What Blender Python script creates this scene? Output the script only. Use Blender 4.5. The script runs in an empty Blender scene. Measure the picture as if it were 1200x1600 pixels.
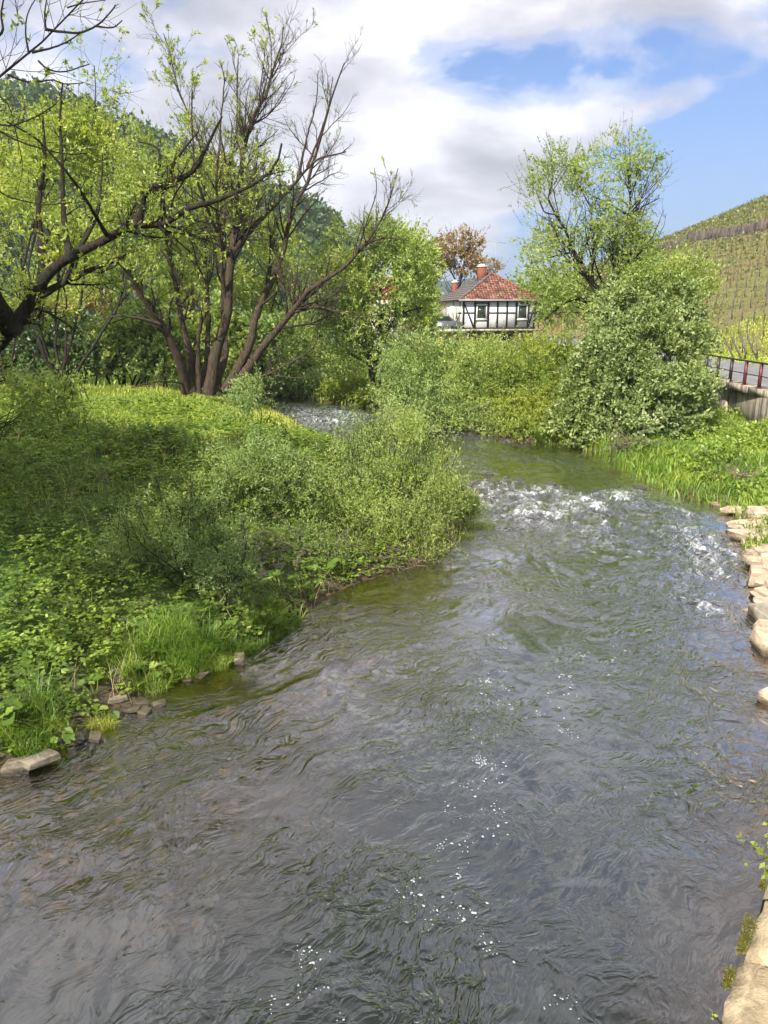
import bpy, math
import numpy as np
from mathutils import Vector
rng = np.random.default_rng(7)
S = bpy.context.scene
COL = S.collection
R = math.radians

# ---------------------------------------------------------------- camera, sky, sun, exposure
CAM_H, FPX, PITCH = 5.0, 1155.0, R(15.0)
cd = bpy.data.cameras.new('camera'); cam = bpy.data.objects.new('camera', cd); COL.objects.link(cam)
cam.location = (0, 0, CAM_H); cam.rotation_euler = (R(90) - PITCH, 0, 0)
cd.sensor_fit = 'VERTICAL'; cd.sensor_height = 24; cd.lens = FPX / 1600 * 24
cd.clip_start = 0.1; cd.clip_end = 9000
S.camera = cam
SUN_DIR = Vector((-0.50, -0.85, 0.86)).normalized()      # towards the sun: behind the camera, to its left
SUN_EL = math.asin(SUN_DIR.z); SUN_AZ = math.atan2(SUN_DIR.x, SUN_DIR.y)
sl = bpy.data.lights.new('sun', 'SUN'); sl.energy = 5.0; sl.angle = R(0.5); sl.color = (1, 0.95, 0.86)
so = bpy.data.objects.new('sun', sl); COL.objects.link(so)
so.rotation_euler = SUN_DIR.to_track_quat('Z', 'Y').to_euler()
S.view_settings.view_transform = 'Standard'; S.view_settings.look = 'None'
S.view_settings.exposure = 0.92; S.view_settings.gamma = 1; S.view_settings.use_curve_mapping = False
S.cycles.max_bounces = 7; S.cycles.transparent_max_bounces = 12; S.cycles.transmission_bounces = 4
S.cycles.diffuse_bounces = 2; S.cycles.glossy_bounces = 3
S.cycles.sample_clamp_indirect = 6; S.cycles.caustics_reflective = False; S.cycles.caustics_refractive = False
S.cycles.use_adaptive_sampling = True; S.cycles.adaptive_threshold = 0.03

def ray(px, py):
    cx, cy = (px - 600) / FPX, (800 - py) / FPX
    return np.array([cx, cy * math.sin(PITCH) + math.cos(PITCH), cy * math.cos(PITCH) - math.sin(PITCH)])
def at(px, py, d):                       # point at forward distance d seen in that direction
    r = ray(px, py); r = r * (d / r[1]); return np.array([r[0], r[1], r[2] + CAM_H])
def gp(px, py, z=0.0):                   # point on the level z
    r = ray(px, py); t = (z - CAM_H) / r[2]; return np.array([r[0] * t, r[1] * t, z])
def ppm(d): return FPX / (d * math.cos(PITCH) + 1)       # photo pixels per metre

class NT:
    def __init__(s, tree): s.t = tree; s.n = tree.nodes; s.l = tree.links
    def new(s, typ, **kw):
        n = s.n.new(typ)
        for k, v in kw.items():
            if k.startswith('_'): setattr(n, k[1:], v)
            else:
                key = int(k[1:]) if k[0] == 'i' and k[1:].isdigit() else k.replace('__', ' ')
                if hasattr(v, 'is_output') or isinstance(v, bpy.types.NodeSocket): s.l.new(v, n.inputs[key])
                else: n.inputs[key].default_value = v
        return n
    def math(s, op, a, b=None, c=None, clamp=False):
        n = s.n.new('ShaderNodeMath'); n.operation = op; n.use_clamp = clamp
        for i, v in enumerate((a, b, c)):
            if v is None: continue
            if isinstance(v, bpy.types.NodeSocket): s.l.new(v, n.inputs[i])
            else: n.inputs[i].default_value = v
        return n.outputs[0]
    def vmath(s, op, a, b=None, out=0):
        n = s.n.new('ShaderNodeVectorMath'); n.operation = op
        for i, v in enumerate((a, b)):
            if v is None: continue
            if isinstance(v, bpy.types.NodeSocket): s.l.new(v, n.inputs[i])
            else: n.inputs[i].default_value = v
        return n.outputs[out]
    def mix(s, f, a, b, blend='MIX'):
        n = s.n.new('ShaderNodeMix'); n.data_type = 'RGBA'; n.blend_type = blend
        for i, v in ((0, f), (6, a), (7, b)):
            if isinstance(v, bpy.types.NodeSocket): s.l.new(v, n.inputs[i])
            elif i == 0: n.inputs[0].default_value = v
            else: n.inputs[i].default_value = (*v, 1) if len(v) == 3 else v
        return n.outputs[2]
    def ramp(s, f, stops, interp='LINEAR'):
        n = s.n.new('ShaderNodeValToRGB'); n.color_ramp.interpolation = interp
        e = n.color_ramp.elements
        while len(e) < len(stops): e.new(0.5)
        for el, (p, c) in zip(e, stops):
            el.position = p; el.color = (c, c, c, 1) if not hasattr(c, '__len__') else (*c[:3], 1)
        s.l.new(f, n.inputs[0]); return n.outputs[0]
    def noise(s, vec, scale, detail=4, rough=0.55, dist=0.0, out=0):
        n = s.new('ShaderNodeTexNoise', Scale=scale, Detail=detail, Roughness=rough, Distortion=dist)
        s.l.new(vec, n.inputs['Vector']); return n.outputs[out]

# world: clear-air sky with a broken cloud layer
W = bpy.data.worlds.new('World'); S.world = W; W.use_nodes = True
w = NT(W.node_tree); w.n.clear()
sky = w.new('ShaderNodeTexSky', _sky_type='NISHITA', _sun_disc=False, _sun_elevation=SUN_EL, _sun_rotation=SUN_AZ,
            _altitude=200.0, _air_density=1.0, _dust_density=0.8, _ozone_density=1.5)
tc = w.new('ShaderNodeTexCoord').outputs['Generated']
dirn = w.vmath('NORMALIZE', tc)
sep = w.new('ShaderNodeSeparateXYZ'); w.l.new(dirn, sep.inputs[0])
zz = w.math('MAXIMUM', sep.outputs[2], 0.0)
hgt = w.math('ADD', zz, 0.42)
# project on a flat cloud deck so clouds flatten towards the horizon
cu = w.math('DIVIDE', sep.outputs[0], hgt); cv = w.math('DIVIDE', sep.outputs[1], hgt)
cv2 = w.math('MULTIPLY', cv, 1.25)
comb = w.new('ShaderNodeCombineXYZ'); w.l.new(cu, comb.inputs[0]); w.l.new(cv2, comb.inputs[1])
cloudp = w.vmath('ADD', comb.outputs[0], (3.1, 0.4, 0.0))
n1 = w.noise(cloudp, 3.2, 9, 0.55, 0.25)
n2 = w.noise(cloudp, 0.8, 3, 0.5)
n3 = w.noise(w.vmath('ADD', cloudp, (7.0, 2.0, 1.0)), 3.0, 7, 0.55, 0.2)
def blob(px, py, k):
    d = ray(px, py); d = d / np.linalg.norm(d)
    dt = w.vmath('DOT_PRODUCT', dirn, tuple(float(v) for v in d), out=1)
    return w.math('EXPONENT', w.math('MULTIPLY', w.math('SUBTRACT', dt, 1.0), k))
def total(lst):
    o = None
    for (px, py, k, a) in lst:
        b = w.math('MULTIPLY', blob(px, py, k), a); o = b if o is None else w.math('ADD', o, b)
    return o
gap = total([(665, 100, 900, .22), (740, 115, 500, .26), (840, 130, 450, .22), (950, 115, 450, .25), (1060, 115, 450, .22), (1190, 150, 160, .34), (1150, 300, 120, .26), (1000, 320, 200, .16), (800, 370, 500, .26), (1300, 300, 20, .10)])
fill = total([(520, 230, 30, .16), (700, 230, 160, .18), (830, 235, 300, .20), (940, 190, 500, .22), (1030, 170, 900, .22), (1095, 150, 1500, .20), (880, 0, 200, .18), (1050, 10, 160, .22), (1200, 0, 160, .14), (300, 60, 12, .12), (720, 400, 700, .10)])
cov = w.math('ADD', w.math('ADD', w.math('MULTIPLY', w.math('SUBTRACT', n1, 0.5), 1.15), w.math('MULTIPLY', w.math('SUBTRACT', n2, 0.5), 0.15)), w.math('SUBTRACT', fill, gap))
cov = w.math('ADD', w.math('ADD', cov, 0.51), w.math('MULTIPLY', w.math('MAXIMUM', w.math('SUBTRACT', zz, 0.36), 0.0), 0.45))
mask = w.ramp(cov, [(0.40, 0.0), (0.50, 0.45), (0.60, 0.9), (0.72, 1.0)], 'EASE')
shade = w.math('ADD', w.math('ADD', w.math('MULTIPLY', n3, 1.9), -0.46), w.math('MULTIPLY', zz, 0.16))
ccol = w.ramp(shade, [(0.38, (6.9, 6.75, 7.1)), (0.56, (5.1, 4.95, 5.35)), (0.74, (3.7, 3.65, 4.1)), (1.0, (2.5, 2.55, 2.9))])
skyc = w.mix(1.0, sky.outputs[0], (0.43, 0.63, 0.94), 'MULTIPLY')
haze_f = w.ramp(zz, [(0.0, 0.75), (0.30, 0.0)])
skyc = w.mix(haze_f, skyc, (2.3, 3.3, 5.3))
fin = w.mix(mask, skyc, ccol)
bg = w.new('ShaderNodeBackground', Strength=0.1); w.l.new(fin, bg.inputs[0])
wo = w.n.new('ShaderNodeOutputWorld'); w.l.new(bg.outputs[0], wo.inputs[0])

# ---------------------------------------------------------------- noise on arrays
def _h(i, j, k, s):
    i = i.astype(np.uint32); j = j.astype(np.uint32); k = k.astype(np.uint32)
    n = i * np.uint32(374761393) + j * np.uint32(668265263) + k * np.uint32(2147483647) + np.uint32((s * 1274126177) & 0xffffffff)
    n = (n ^ (n >> np.uint32(13))) * np.uint32(1274126177); n ^= n >> np.uint32(16)
    return n.astype(np.float64) / 4294967295.0
def noise3(x, y, z=None, s=0):
    x = np.asarray(x, float); y = np.asarray(y, float); z = np.zeros_like(x) if z is None else np.asarray(z, float)
    xi, yi, zi = np.floor(x).astype(np.int64), np.floor(y).astype(np.int64), np.floor(z).astype(np.int64)
    fx, fy, fz = x - xi, y - yi, z - zi
    u, v, t = (f * f * f * (f * (f * 6 - 15) + 10) for f in (fx, fy, fz))
    def c(a, b, d): return _h(xi + a, yi + b, zi + d, s)
    x00 = c(0,0,0)*(1-u)+c(1,0,0)*u; x10 = c(0,1,0)*(1-u)+c(1,1,0)*u
    r0 = x00*(1-v)+x10*v
    if not fz.any(): return r0 * 2 - 1
    x01 = c(0,0,1)*(1-u)+c(1,0,1)*u; x11 = c(0,1,1)*(1-u)+c(1,1,1)*u
    return (r0*(1-t)+(x01*(1-v)+x11*v)*t) * 2 - 1
def fbm(x, y, z=None, o=4, s=0, g=0.5):
    r = 0; a = 1; tot = 0
    for i in range(o):
        f = 2.03 ** i
        r = r + a * noise3(np.asarray(x)*f + 17.3*i, np.asarray(y)*f - 9.1*i, None if z is None else np.asarray(z)*f, s + i); tot += a; a *= g
    return r / tot
def sm(a, b, x):
    t = np.clip((x - a) / (b - a), 0, 1); return t * t * (3 - 2 * t)
def nrm(v): return v / np.maximum(np.linalg.norm(v, axis=-1, keepdims=True), 1e-9)

# ---------------------------------------------------------------- mesh and object helpers
def build_mesh(name, V, groups, mat=None, attrs=None, smooth=False, matidx=None, uv=None):
    V = np.ascontiguousarray(V, dtype=np.float32).reshape(-1, 3)
    groups = [np.asarray(g) for g in groups if len(g)]
    me = bpy.data.meshes.new(name)
    me.vertices.add(len(V)); me.vertices.foreach_set('co', V.ravel())
    nl = sum(g.size for g in groups); nf = sum(len(g) for g in groups)
    me.loops.add(nl); me.polygons.add(nf)
    me.loops.foreach_set('vertex_index', np.concatenate([g.ravel() for g in groups]).astype(np.int32))
    starts = []; o = 0
    for g in groups:
        k = g.shape[1]; starts.append(o + np.arange(len(g)) * k); o += g.size
    me.polygons.foreach_set('loop_start', np.concatenate(starts).astype(np.int32))
    if smooth: me.polygons.foreach_set('use_smooth', np.ones(nf, bool))
    mats = mat if isinstance(mat, (list, tuple)) else [mat]
    for m in mats:
        if m: me.materials.append(m)
    if matidx is not None: me.polygons.foreach_set('material_index', np.asarray(matidx, np.int32))
    if attrs:
        for k, a in attrs.items():
            at_ = me.attributes.new(k, 'FLOAT', 'POINT'); at_.data.foreach_set('value', np.asarray(a, np.float32).ravel())
    me.update(calc_edges=True); me.validate()
    return me
def link(name, me, parent=None, loc=None):
    o = bpy.data.objects.new(name, me); COL.objects.link(o)
    if parent is not None: o.parent = parent
    if loc is not None: o.location = tuple(loc)
    return o
def tag(o, label=None, cat=None, group=None, kind=None):
    if label: o['label'] = label
    if cat: o['category'] = cat
    if group: o['group'] = group
    if kind: o['kind'] = kind
    return o
def thing(name, label, cat, loc=(0, 0, 0), group=None, rz=0):
    o = link(name, None, None, [float(v) for v in loc]); o.rotation_euler = (0, 0, rz)
    o.empty_display_size = 0.2
    return tag(o, label, cat, group)

class MB:                                # small mesh builder
    def __init__(s): s.v = []; s.q = []; s.t = []
    def n(s): return len(s.v)
    def face(s, ids): (s.q if len(ids) == 4 else s.t).append(ids)
    def hexa(s, c):                      # eight corners: bottom ring, top ring
        b = s.n(); s.v += [tuple(p) for p in c]
        for f in ((3,2,1,0),(4,5,6,7),(0,1,5,4),(1,2,6,5),(2,3,7,6),(3,0,4,7)): s.q.append([b+i for i in f])
    def box(s, x0, x1, y0, y1, z0, z1):
        s.hexa([(x0,y0,z0),(x1,y0,z0),(x1,y1,z0),(x0,y1,z0),(x0,y0,z1),(x1,y0,z1),(x1,y1,z1),(x0,y1,z1)])
    def bar(s, a, b, wdt, hgt=None, up=(0,0,1)):
        a = np.array(a, float); b = np.array(b, float); hgt = hgt or wdt
        t = nrm(b - a); u = np.array(up, float)
        if abs(t @ u) > 0.95: u = np.array([1.0, 0, 0])
        sd = nrm(np.cross(t, u)); u = np.cross(sd, t)
        c = []
        for p in (a, b):
            c += [p - sd*wdt/2 - u*hgt/2, p + sd*wdt/2 - u*hgt/2, p + sd*wdt/2 + u*hgt/2, p - sd*wdt/2 + u*hgt/2]
        s.hexa(c)
    def quad(s, *p): b = s.n(); s.v += [tuple(q) for q in p]; s.face([b + i for i in range(len(p))])
    def mesh(s, name, mat, smooth=False):
        V = np.array(s.v, float).reshape(-1, 3); g = []
        if s.q: g.append(np.array(s.q))
        if s.t: g.append(np.array(s.t))
        return build_mesh(name, V, g, mat, smooth=smooth)
    def obj(s, name, mat, parent=None, loc=None, smooth=False): return link(name, s.mesh(name, mat, smooth), parent, loc)

def tubes(P, Rd, sides, rough=0.0, seed=0):
    N, K, _ = P.shape
    T = nrm(np.gradient(P, axis=1))
    m = nrm(P[:, -1] - P[:, 0]); ref = np.where(np.abs(m[:, 2:3]) > 0.8, np.array([[1.0, 0.13, 0]]), np.array([[0.1, 0.07, 1.0]]))
    N1 = nrm(np.cross(T, ref[:, None, :])); N2 = np.cross(T, N1)
    a = np.arange(sides) * 2 * math.pi / sides
    rr = Rd[:, :, None] * np.ones(sides)
    if rough: rr = rr * (1 + rough * fbm(P[:, :, None, 0]*2.2 + np.cos(a)*1.3, P[:, :, None, 1]*2.2 + np.sin(a)*1.3, P[:, :, None, 2]*1.3 + 0*a, 3, seed))
    V = P[:, :, None, :] + rr[..., None] * (np.cos(a)[None, None, :, None] * N1[:, :, None] + np.sin(a)[None, None, :, None] * N2[:, :, None])
    base = (np.arange(N) * K * sides)[:, None, None]; k = np.arange(K - 1)[None, :, None] * sides; j = np.arange(sides)[None, None, :]; j2 = (j + 1) % sides
    F = np.stack([base+k+j, base+k+j2, base+k+sides+j2, base+k+sides+j], -1).reshape(-1, 4)
    return V.reshape(-1, 3), F
def join(parts):
    V = []; F = []; o = 0
    for v, f in parts: V.append(v); F.append(f + o); o += len(v)
    return np.concatenate(V), np.concatenate(F)
def resample(pts, K):
    pts = np.array(pts, float)
    # Catmull-Rom through the points, then even spacing
    ext = np.vstack([2*pts[0]-pts[1], pts, 2*pts[-1]-pts[-2]]); out = []
    for i in range(1, len(ext)-2):
        for t in np.linspace(0, 1, 12, endpoint=False):
            p0, p1, p2, p3 = ext[i-1:i+3]
            out.append(0.5*((2*p1)+(-p0+p2)*t+(2*p0-5*p1+4*p2-p3)*t*t+(-p0+3*p1-3*p2+p3)*t**3))
    out.append(pts[-1]); out = np.array(out)
    s = np.r_[0, np.cumsum(np.linalg.norm(np.diff(out, axis=0), axis=1))]
    q = np.linspace(0, s[-1], K)
    return np.stack([np.interp(q, s, out[:, i]) for i in range(out.shape[1])], 1)
def limbs(lst, K=16, jit=0.02):
    """lst of (points, r0, r1) -> arrays"""
    P = []; Rr = []
    for pts, r0, r1 in lst:
        p = resample(pts, K); L = np.linalg.norm(p[-1]-p[0])
        p[1:] += rng.normal(0, jit*L/ K * 1.2, (K-1, 3)); P.append(p)
        Rr.append(r0 + (r1 - r0) * np.linspace(0, 1, K) ** 0.62)
    return np.array(P), np.array(Rr)
def spawn(P, Rr, n, L, ang=(35, 65), K=6, tmin=0.25, tmax=1.0, up=0.08, wig=0.12, rs=0.55, rmin=0.004, rel=True, side=None):
    """n children on the branches P; L = (lo, hi) share of the parent's length, or metres if not rel"""
    N, KP, _ = P.shape
    pl = np.linalg.norm(np.diff(P, axis=1), axis=2).sum(1)
    idx = rng.choice(N, n, p=pl / pl.sum()); t = rng.uniform(tmin, tmax, n)
    f = t * (KP - 1); i0 = np.minimum(f.astype(int), KP - 2); fr = (f - i0)[:, None]
    pos = P[idx, i0] * (1-fr) + P[idx, i0+1] * fr
    tan = nrm(P[idx, i0+1] - P[idx, i0]); r0 = Rr[idx, i0] * (1-fr[:, 0]) + Rr[idx, i0+1] * fr[:, 0]
    q = nrm(np.cross(tan, rng.normal(size=(n, 3))))
    a = np.radians(rng.uniform(ang[0], ang[1], n))[:, None]
    d = nrm(tan*np.cos(a) + q*np.sin(a) + np.array([0, 0, up*2]))
    ln = rng.uniform(L[0], L[1], n) * ((pl[idx] * (1.15 - 0.7*t)) if rel else 1)
    out = [pos]; cur = pos
    for k in range(K-1):
        d = nrm(d + rng.normal(0, wig, (n, 3)) + np.array([0, 0, up])); cur = cur + d * (ln/(K-1))[:, None]; out.append(cur)
    Q = np.stack(out, 1); rb = np.maximum(r0*rs, rmin)
    RR = rb[:, None] * (1 - 0.75*np.linspace(0, 1, K))[None]
    return Q, RR

class Leaves:
    def __init__(s): s.C = []; s.A = []; s.B = []; s.T = []
    def add(s, C, A, B, T): s.C.append(C); s.A.append(A); s.B.append(B); s.T.append(T)
    def count(s): return sum(len(c) for c in s.C)
    def mesh(s, name, mat, fold=0.25):
        C, A, B, T = (np.concatenate(x) for x in (s.C, s.A, s.B, s.T))
        Nn = nrm(np.cross(A, B)); wd = np.linalg.norm(B, axis=1, keepdims=True)
        V = np.stack([C, C + A*0.45 + B + Nn*wd*fold, C + A, C + A*0.45 - B + Nn*wd*fold], 1)
        F = np.arange(len(C)*4).reshape(-1, 4)
        return build_mesh(name, V, [F], mat, {'tint': np.repeat(T, 4)})
def leaf_frames(n, along, size, aspect, spread=0.8, droop=0.0, flat=0.3):
    """along: (n,3) twig direction"""
    A = nrm(along + rng.normal(0, spread, (n, 3)) + np.array([0, 0, -droop]))
    nn = nrm(rng.normal(0, 1, (n, 3)) + np.array([0, 0, flat*3])); B = nrm(np.cross(A, nn))
    sz = size * rng.uniform(0.6, 1.25, n)[:, None]
    return A*sz, B*sz*aspect*0.5
def leaves_on(Lv, Q, per, size, aspect=0.35, spread=0.7, droop=0.1, tmin=0.1, tint=None, flat=0.3, freq=0.6):
    N, K, _ = Q.shape; n = N * per
    idx = np.repeat(np.arange(N), per); t = rng.uniform(tmin, 1.0, n); f = t*(K-1); i0 = np.minimum(f.astype(int), K-2); fr = (f-i0)[:, None]
    C = Q[idx, i0]*(1-fr) + Q[idx, i0+1]*fr; tan = nrm(Q[idx, i0+1]-Q[idx, i0])
    A, B = leaf_frames(n, tan, size, aspect, spread, droop, flat)
    T = 0.5 + 0.34*fbm(C[:, 0]*freq, C[:, 1]*freq, C[:, 2]*freq, 2, 5) + rng.normal(0, 0.16, n)
    Lv.add(C, A, B, np.clip(T, 0, 1))
def lobe_twigs(lobes, n, tl, K=4, shell=0.30, gap=-0.25, gfreq=0.9, seed=1, low=-0.75, up=0.25, rough=0.28):
    """twigs spread through the outer part of uneven lobes"""
    w_ = np.array([max(l[1][0]*l[1][2], 1e-3) for l in lobes]); out = []
    C = np.array([l[0] for l in lobes]); Rl = np.array([l[1] for l in lobes])
    need = n; got = []
    while need > 0:
        m = int(need*1.8)+50
        idx = rng.choice(len(lobes), m, p=w_/w_.sum()); d = nrm(rng.normal(size=(m, 3)))
        r = 1 - np.abs(rng.normal(0, shell, m)); r = np.clip(r, 0.1, 1.0)
        r *= 1 + rough*fbm(d[:, 0]*2.2 + idx*3.7, d[:, 1]*2.2, d[:, 2]*2.2, 3, seed)*1.6
        p = C[idx] + Rl[idx]*d*r[:, None]
        ok = (fbm(p[:, 0]*gfreq, p[:, 1]*gfreq, p[:, 2]*gfreq, 3, seed+9) > gap) & (d[:, 2] > low)
        got.append((p[ok], d[ok])); need -= ok.sum()
    p = np.concatenate([g[0] for g in got])[:n]; d = np.concatenate([g[1] for g in got])[:n]
    dr = nrm(d + rng.normal(0, 0.55, p.shape) + np.array([0, 0, up])); cur = p - dr*tl*0.5; Q = [cur]
    ln = tl*rng.uniform(0.6, 1.3, (n, 1))/(K-1)
    for k in range(K-1):
        dr = nrm(dr + rng.normal(0, 0.15, p.shape) + np.array([0, 0, up*0.2])); cur = cur + dr*ln; Q.append(cur)
    return np.stack(Q, 1)

# ---------------------------------------------------------------- materials
def mat(name):
    m = bpy.data.materials.new(name); m.use_nodes = True; t = NT(m.node_tree); t.n.clear()
    out = t.n.new('ShaderNodeOutputMaterial'); return m, t, out
def objco(t): return t.new('ShaderNodeTexCoord').outputs['Object']
def wpos(t): return t.new('ShaderNodeNewGeometry').outputs['Position']
def leafmat(name, dark, light, warm=None, trans=0.45, gloss=0.06, rough=0.45):
    m, t, out = mat(name)
    a = t.new('ShaderNodeAttribute', _attribute_name='tint').outputs['Fac']
    stops = [(0.12, dark), (0.62, light)] + ([(0.97, warm)] if warm else [])
    c = t.ramp(a, stops)
    big = t.noise(wpos(t), 0.45, 2)
    c = t.mix(t.ramp(big, [(0.35, 0.0), (0.65, 0.45)]), c, t.mix(1.0, c, (1.25, 1.08, 0.7), 'MULTIPLY'))
    df = t.new('ShaderNodeBsdfDiffuse'); t.l.new(c, df.inputs[0])
    tr = t.new('ShaderNodeBsdfTranslucent'); t.l.new(t.mix(1.0, c, (1.25, 1.35, 0.55), 'MULTIPLY'), tr.inputs[0])
    ms = t.new('ShaderNodeMixShader', Fac=trans); t.l.new(df.outputs[0], ms.inputs[1]); t.l.new(tr.outputs[0], ms.inputs[2])
    gl = t.new('ShaderNodeBsdfGlossy', Roughness=rough); gl.inputs[0].default_value = (0.9, 0.95, 1, 1)
    m2 = t.new('ShaderNodeMixShader', Fac=gloss); t.l.new(ms.outputs[0], m2.inputs[1]); t.l.new(gl.outputs[0], m2.inputs[2])
    t.l.new(m2.outputs[0], out.inputs[0]); return m
def solid(name, c1, c2, scale=3.0, rough=0.85, bump=0.3, bscale=None, detail=6, c3=None, bdist=0.03, spec=0.3):
    m, t, out = mat(name); co = objco(t)
    n = t.noise(co, scale, detail, 0.6)
    c = t.ramp(n, [(0.3, c1), (0.7, c2)])
    if c3:
        n2 = t.noise(co, scale*0.35, 5, 0.65, 0.5); c = t.mix(t.ramp(n2, [(0.50, 0.0), (0.62, 0.85)]), c, c3)
    p = t.new('ShaderNodeBsdfPrincipled', Roughness=rough); p.inputs['Specular IOR Level'].default_value = spec
    t.l.new(c, p.inputs['Base Color'])
    b = t.new('ShaderNodeBump', Strength=bump, Distance=bdist); t.l.new(t.noise(co, bscale or scale*4, 8, 0.65), b.inputs['Height']); t.l.new(b.outputs[0], p.inputs['Normal'])
    t.l.new(p.outputs[0], out.inputs[0]); return m
def barkmat(name, c1, c2, c3=None):
    m, t, out = mat(name); co = wpos(t)
    mp = t.new('ShaderNodeMapping'); mp.inputs['Scale'].default_value = (9, 9, 2.2); t.l.new(co, mp.inputs[0])
    n = t.noise(mp.outputs[0], 1.6, 8, 0.7, 0.4)
    c = t.ramp(n, [(0.32, c1), (0.68, c2)])
    if c3: c = t.mix(t.ramp(t.noise(co, 1.3, 4), [(0.5, 0.0), (0.64, 0.6)]), c, c3)
    p = t.new('ShaderNodeBsdfPrincipled', Roughness=0.9); p.inputs['Specular IOR Level'].default_value = 0.15; t.l.new(c, p.inputs['Base Color'])
    b = t.new('ShaderNodeBump', Strength=1.0, Distance=0.12); t.l.new(n, b.inputs['Height']); t.l.new(b.outputs[0], p.inputs['Normal'])
    t.l.new(p.outputs[0], out.inputs[0]); return m
M = {}
M['bark'] = barkmat('willow_bark', (0.014, 0.010, 0.008), (0.16, 0.11, 0.08), (0.07, 0.075, 0.035))
M['bark_dark'] = barkmat('dark_bark', (0.018, 0.014, 0.012), (0.075, 0.058, 0.045), (0.05, 0.06, 0.03))
M['twig'] = barkmat('twig_bark', (0.07, 0.055, 0.045), (0.18, 0.14, 0.11))
M['twig_pale'] = barkmat('dead_twig', (0.16, 0.12, 0.09), (0.36, 0.29, 0.22))
M['leaf_spring'] = leafmat('spring_leaf', (0.16, 0.22, 0.035), (0.43, 0.51, 0.12), (0.60, 0.60, 0.18), 0.45, 0.03, 0.5)
M['leaf_willow'] = leafmat('willow_leaf', (0.14, 0.20, 0.05), (0.37, 0.46, 0.13), (0.54, 0.58, 0.22), 0.42, 0.03, 0.5)
M['leaf_grey'] = leafmat('grey_willow_leaf', (0.12, 0.18, 0.05), (0.30, 0.41, 0.13), (0.50, 0.56, 0.25), 0.38, 0.03, 0.5)
M['leaf_yellow'] = leafmat('yellow_leaf', (0.16, 0.21, 0.03), (0.35, 0.43, 0.07), (0.48, 0.48, 0.11), 0.45, 0.03, 0.5)
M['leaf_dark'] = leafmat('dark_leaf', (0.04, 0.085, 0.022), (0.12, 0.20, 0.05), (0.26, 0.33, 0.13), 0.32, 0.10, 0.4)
M['leaf_silver'] = leafmat('silver_backed_leaf', (0.12, 0.17, 0.05), (0.32, 0.41, 0.15), (0.58, 0.61, 0.36), 0.35, 0.03, 0.5)
M['leaf_rust'] = leafmat('rusty_young_leaf', (0.24, 0.12, 0.05), (0.36, 0.24, 0.09), (0.34, 0.32, 0.12), 0.4)
M['leaf_forest'] = leafmat('forest_leaf', (0.028, 0.06, 0.022), (0.075, 0.13, 0.035), (0.15, 0.20, 0.05), 0.25, 0.03)
M['cover'] = leafmat('ground_cover_leaf', (0.08, 0.15, 0.020), (0.28, 0.39, 0.06), (0.50, 0.56, 0.13), 0.38, 0.03, 0.5)
M['grass'] = leafmat('grass_blade', (0.09, 0.17, 0.018), (0.24, 0.37, 0.045), (0.44, 0.47, 0.09), 0.42, 0.03, 0.5)
M['meadow'] = leafmat('meadow_blade', (0.22, 0.29, 0.03), (0.46, 0.53, 0.085), (0.62, 0.60, 0.14), 0.42, 0.03, 0.5)
M['butterbur'] = leafmat('butterbur_leaf', (0.07, 0.13, 0.02), (0.17, 0.27, 0.045), (0.30, 0.38, 0.09), 0.35, 0.02, 0.5)
def stonemat(name, c1, c2, c3, mossy=0.5):
    m, t, out = mat(name); co = wpos(t); sx = t.new('ShaderNodeSeparateXYZ'); t.l.new(co, sx.inputs[0])
    mp = t.new('ShaderNodeMapping'); mp.inputs['Scale'].default_value = (1, 1, 5); t.l.new(co, mp.inputs[0])
    n = t.noise(mp.outputs[0], 3.0, 10, 0.68, 0.5); c = t.ramp(n, [(0.32, c1), (0.62, c2)])
    c = t.mix(t.ramp(t.noise(co, 1.7, 9, 0.7, 0.6), [(0.50, 0.0), (0.60, 0.8)]), c, c3)
    c = t.mix(t.ramp(t.noise(co, 2.6, 9, 0.75), [(0.60, 0.0), (0.66, mossy)]), c, (0.07, 0.08, 0.02))
    c = t.mix(t.ramp(t.noise(mp.outputs[0], 9, 6, 0.7, 1.0), [(0.30, 0.75), (0.38, 0.0)]), c, (0.06, 0.045, 0.03))
    wet = t.ramp(t.math('ADD', sx.outputs[2], t.math('MULTIPLY', t.noise(co, 5, 3), 0.08)), [(0.07, 0.85), (0.14, 0.0)])
    c = t.mix(wet, c, t.mix(1.0, c, (0.26, 0.25, 0.20), 'MULTIPLY'))
    p = t.new('ShaderNodeBsdfPrincipled'); p.inputs['Specular IOR Level'].default_value = 0.35; t.l.new(c, p.inputs['Base Color'])
    t.l.new(t.math('SUBTRACT', 0.9, t.math('MULTIPLY', wet, 0.6)), p.inputs['Roughness'])
    b = t.new('ShaderNodeBump', Strength=1.0, Distance=0.05); t.l.new(t.math('ADD', n, t.math('MULTIPLY', t.noise(co, 14, 8, 0.7), 0.35)), b.inputs['Height']); t.l.new(b.outputs[0], p.inputs['Normal'])
    t.l.new(p.outputs[0], out.inputs[0]); return m
M['sand'] = stonemat('sandstone', (0.36, 0.26, 0.17), (0.66, 0.52, 0.37), (0.24, 0.185, 0.135))
M['cap'] = stonemat('cap_sandstone', (0.36, 0.27, 0.16), (0.68, 0.54, 0.34), (0.30, 0.235, 0.14), 0.85)
M['shore'] = stonemat('shore_stone', (0.15, 0.125, 0.085), (0.34, 0.29, 0.21), (0.10, 0.085, 0.06), 0.6)
M['sand_old'] = solid('sandstone', (0.26, 0.18, 0.115), (0.66, 0.50, 0.335), 2.6, 0.9, 0.9, 12, c3=(0.13, 0.10, 0.075), detail=10)
M['bank_stone'] = solid('bank_stone', (0.20, 0.17, 0.13), (0.42, 0.37, 0.29), 5, 0.75, 0.6, 14, c3=(0.12, 0.10, 0.07))
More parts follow.
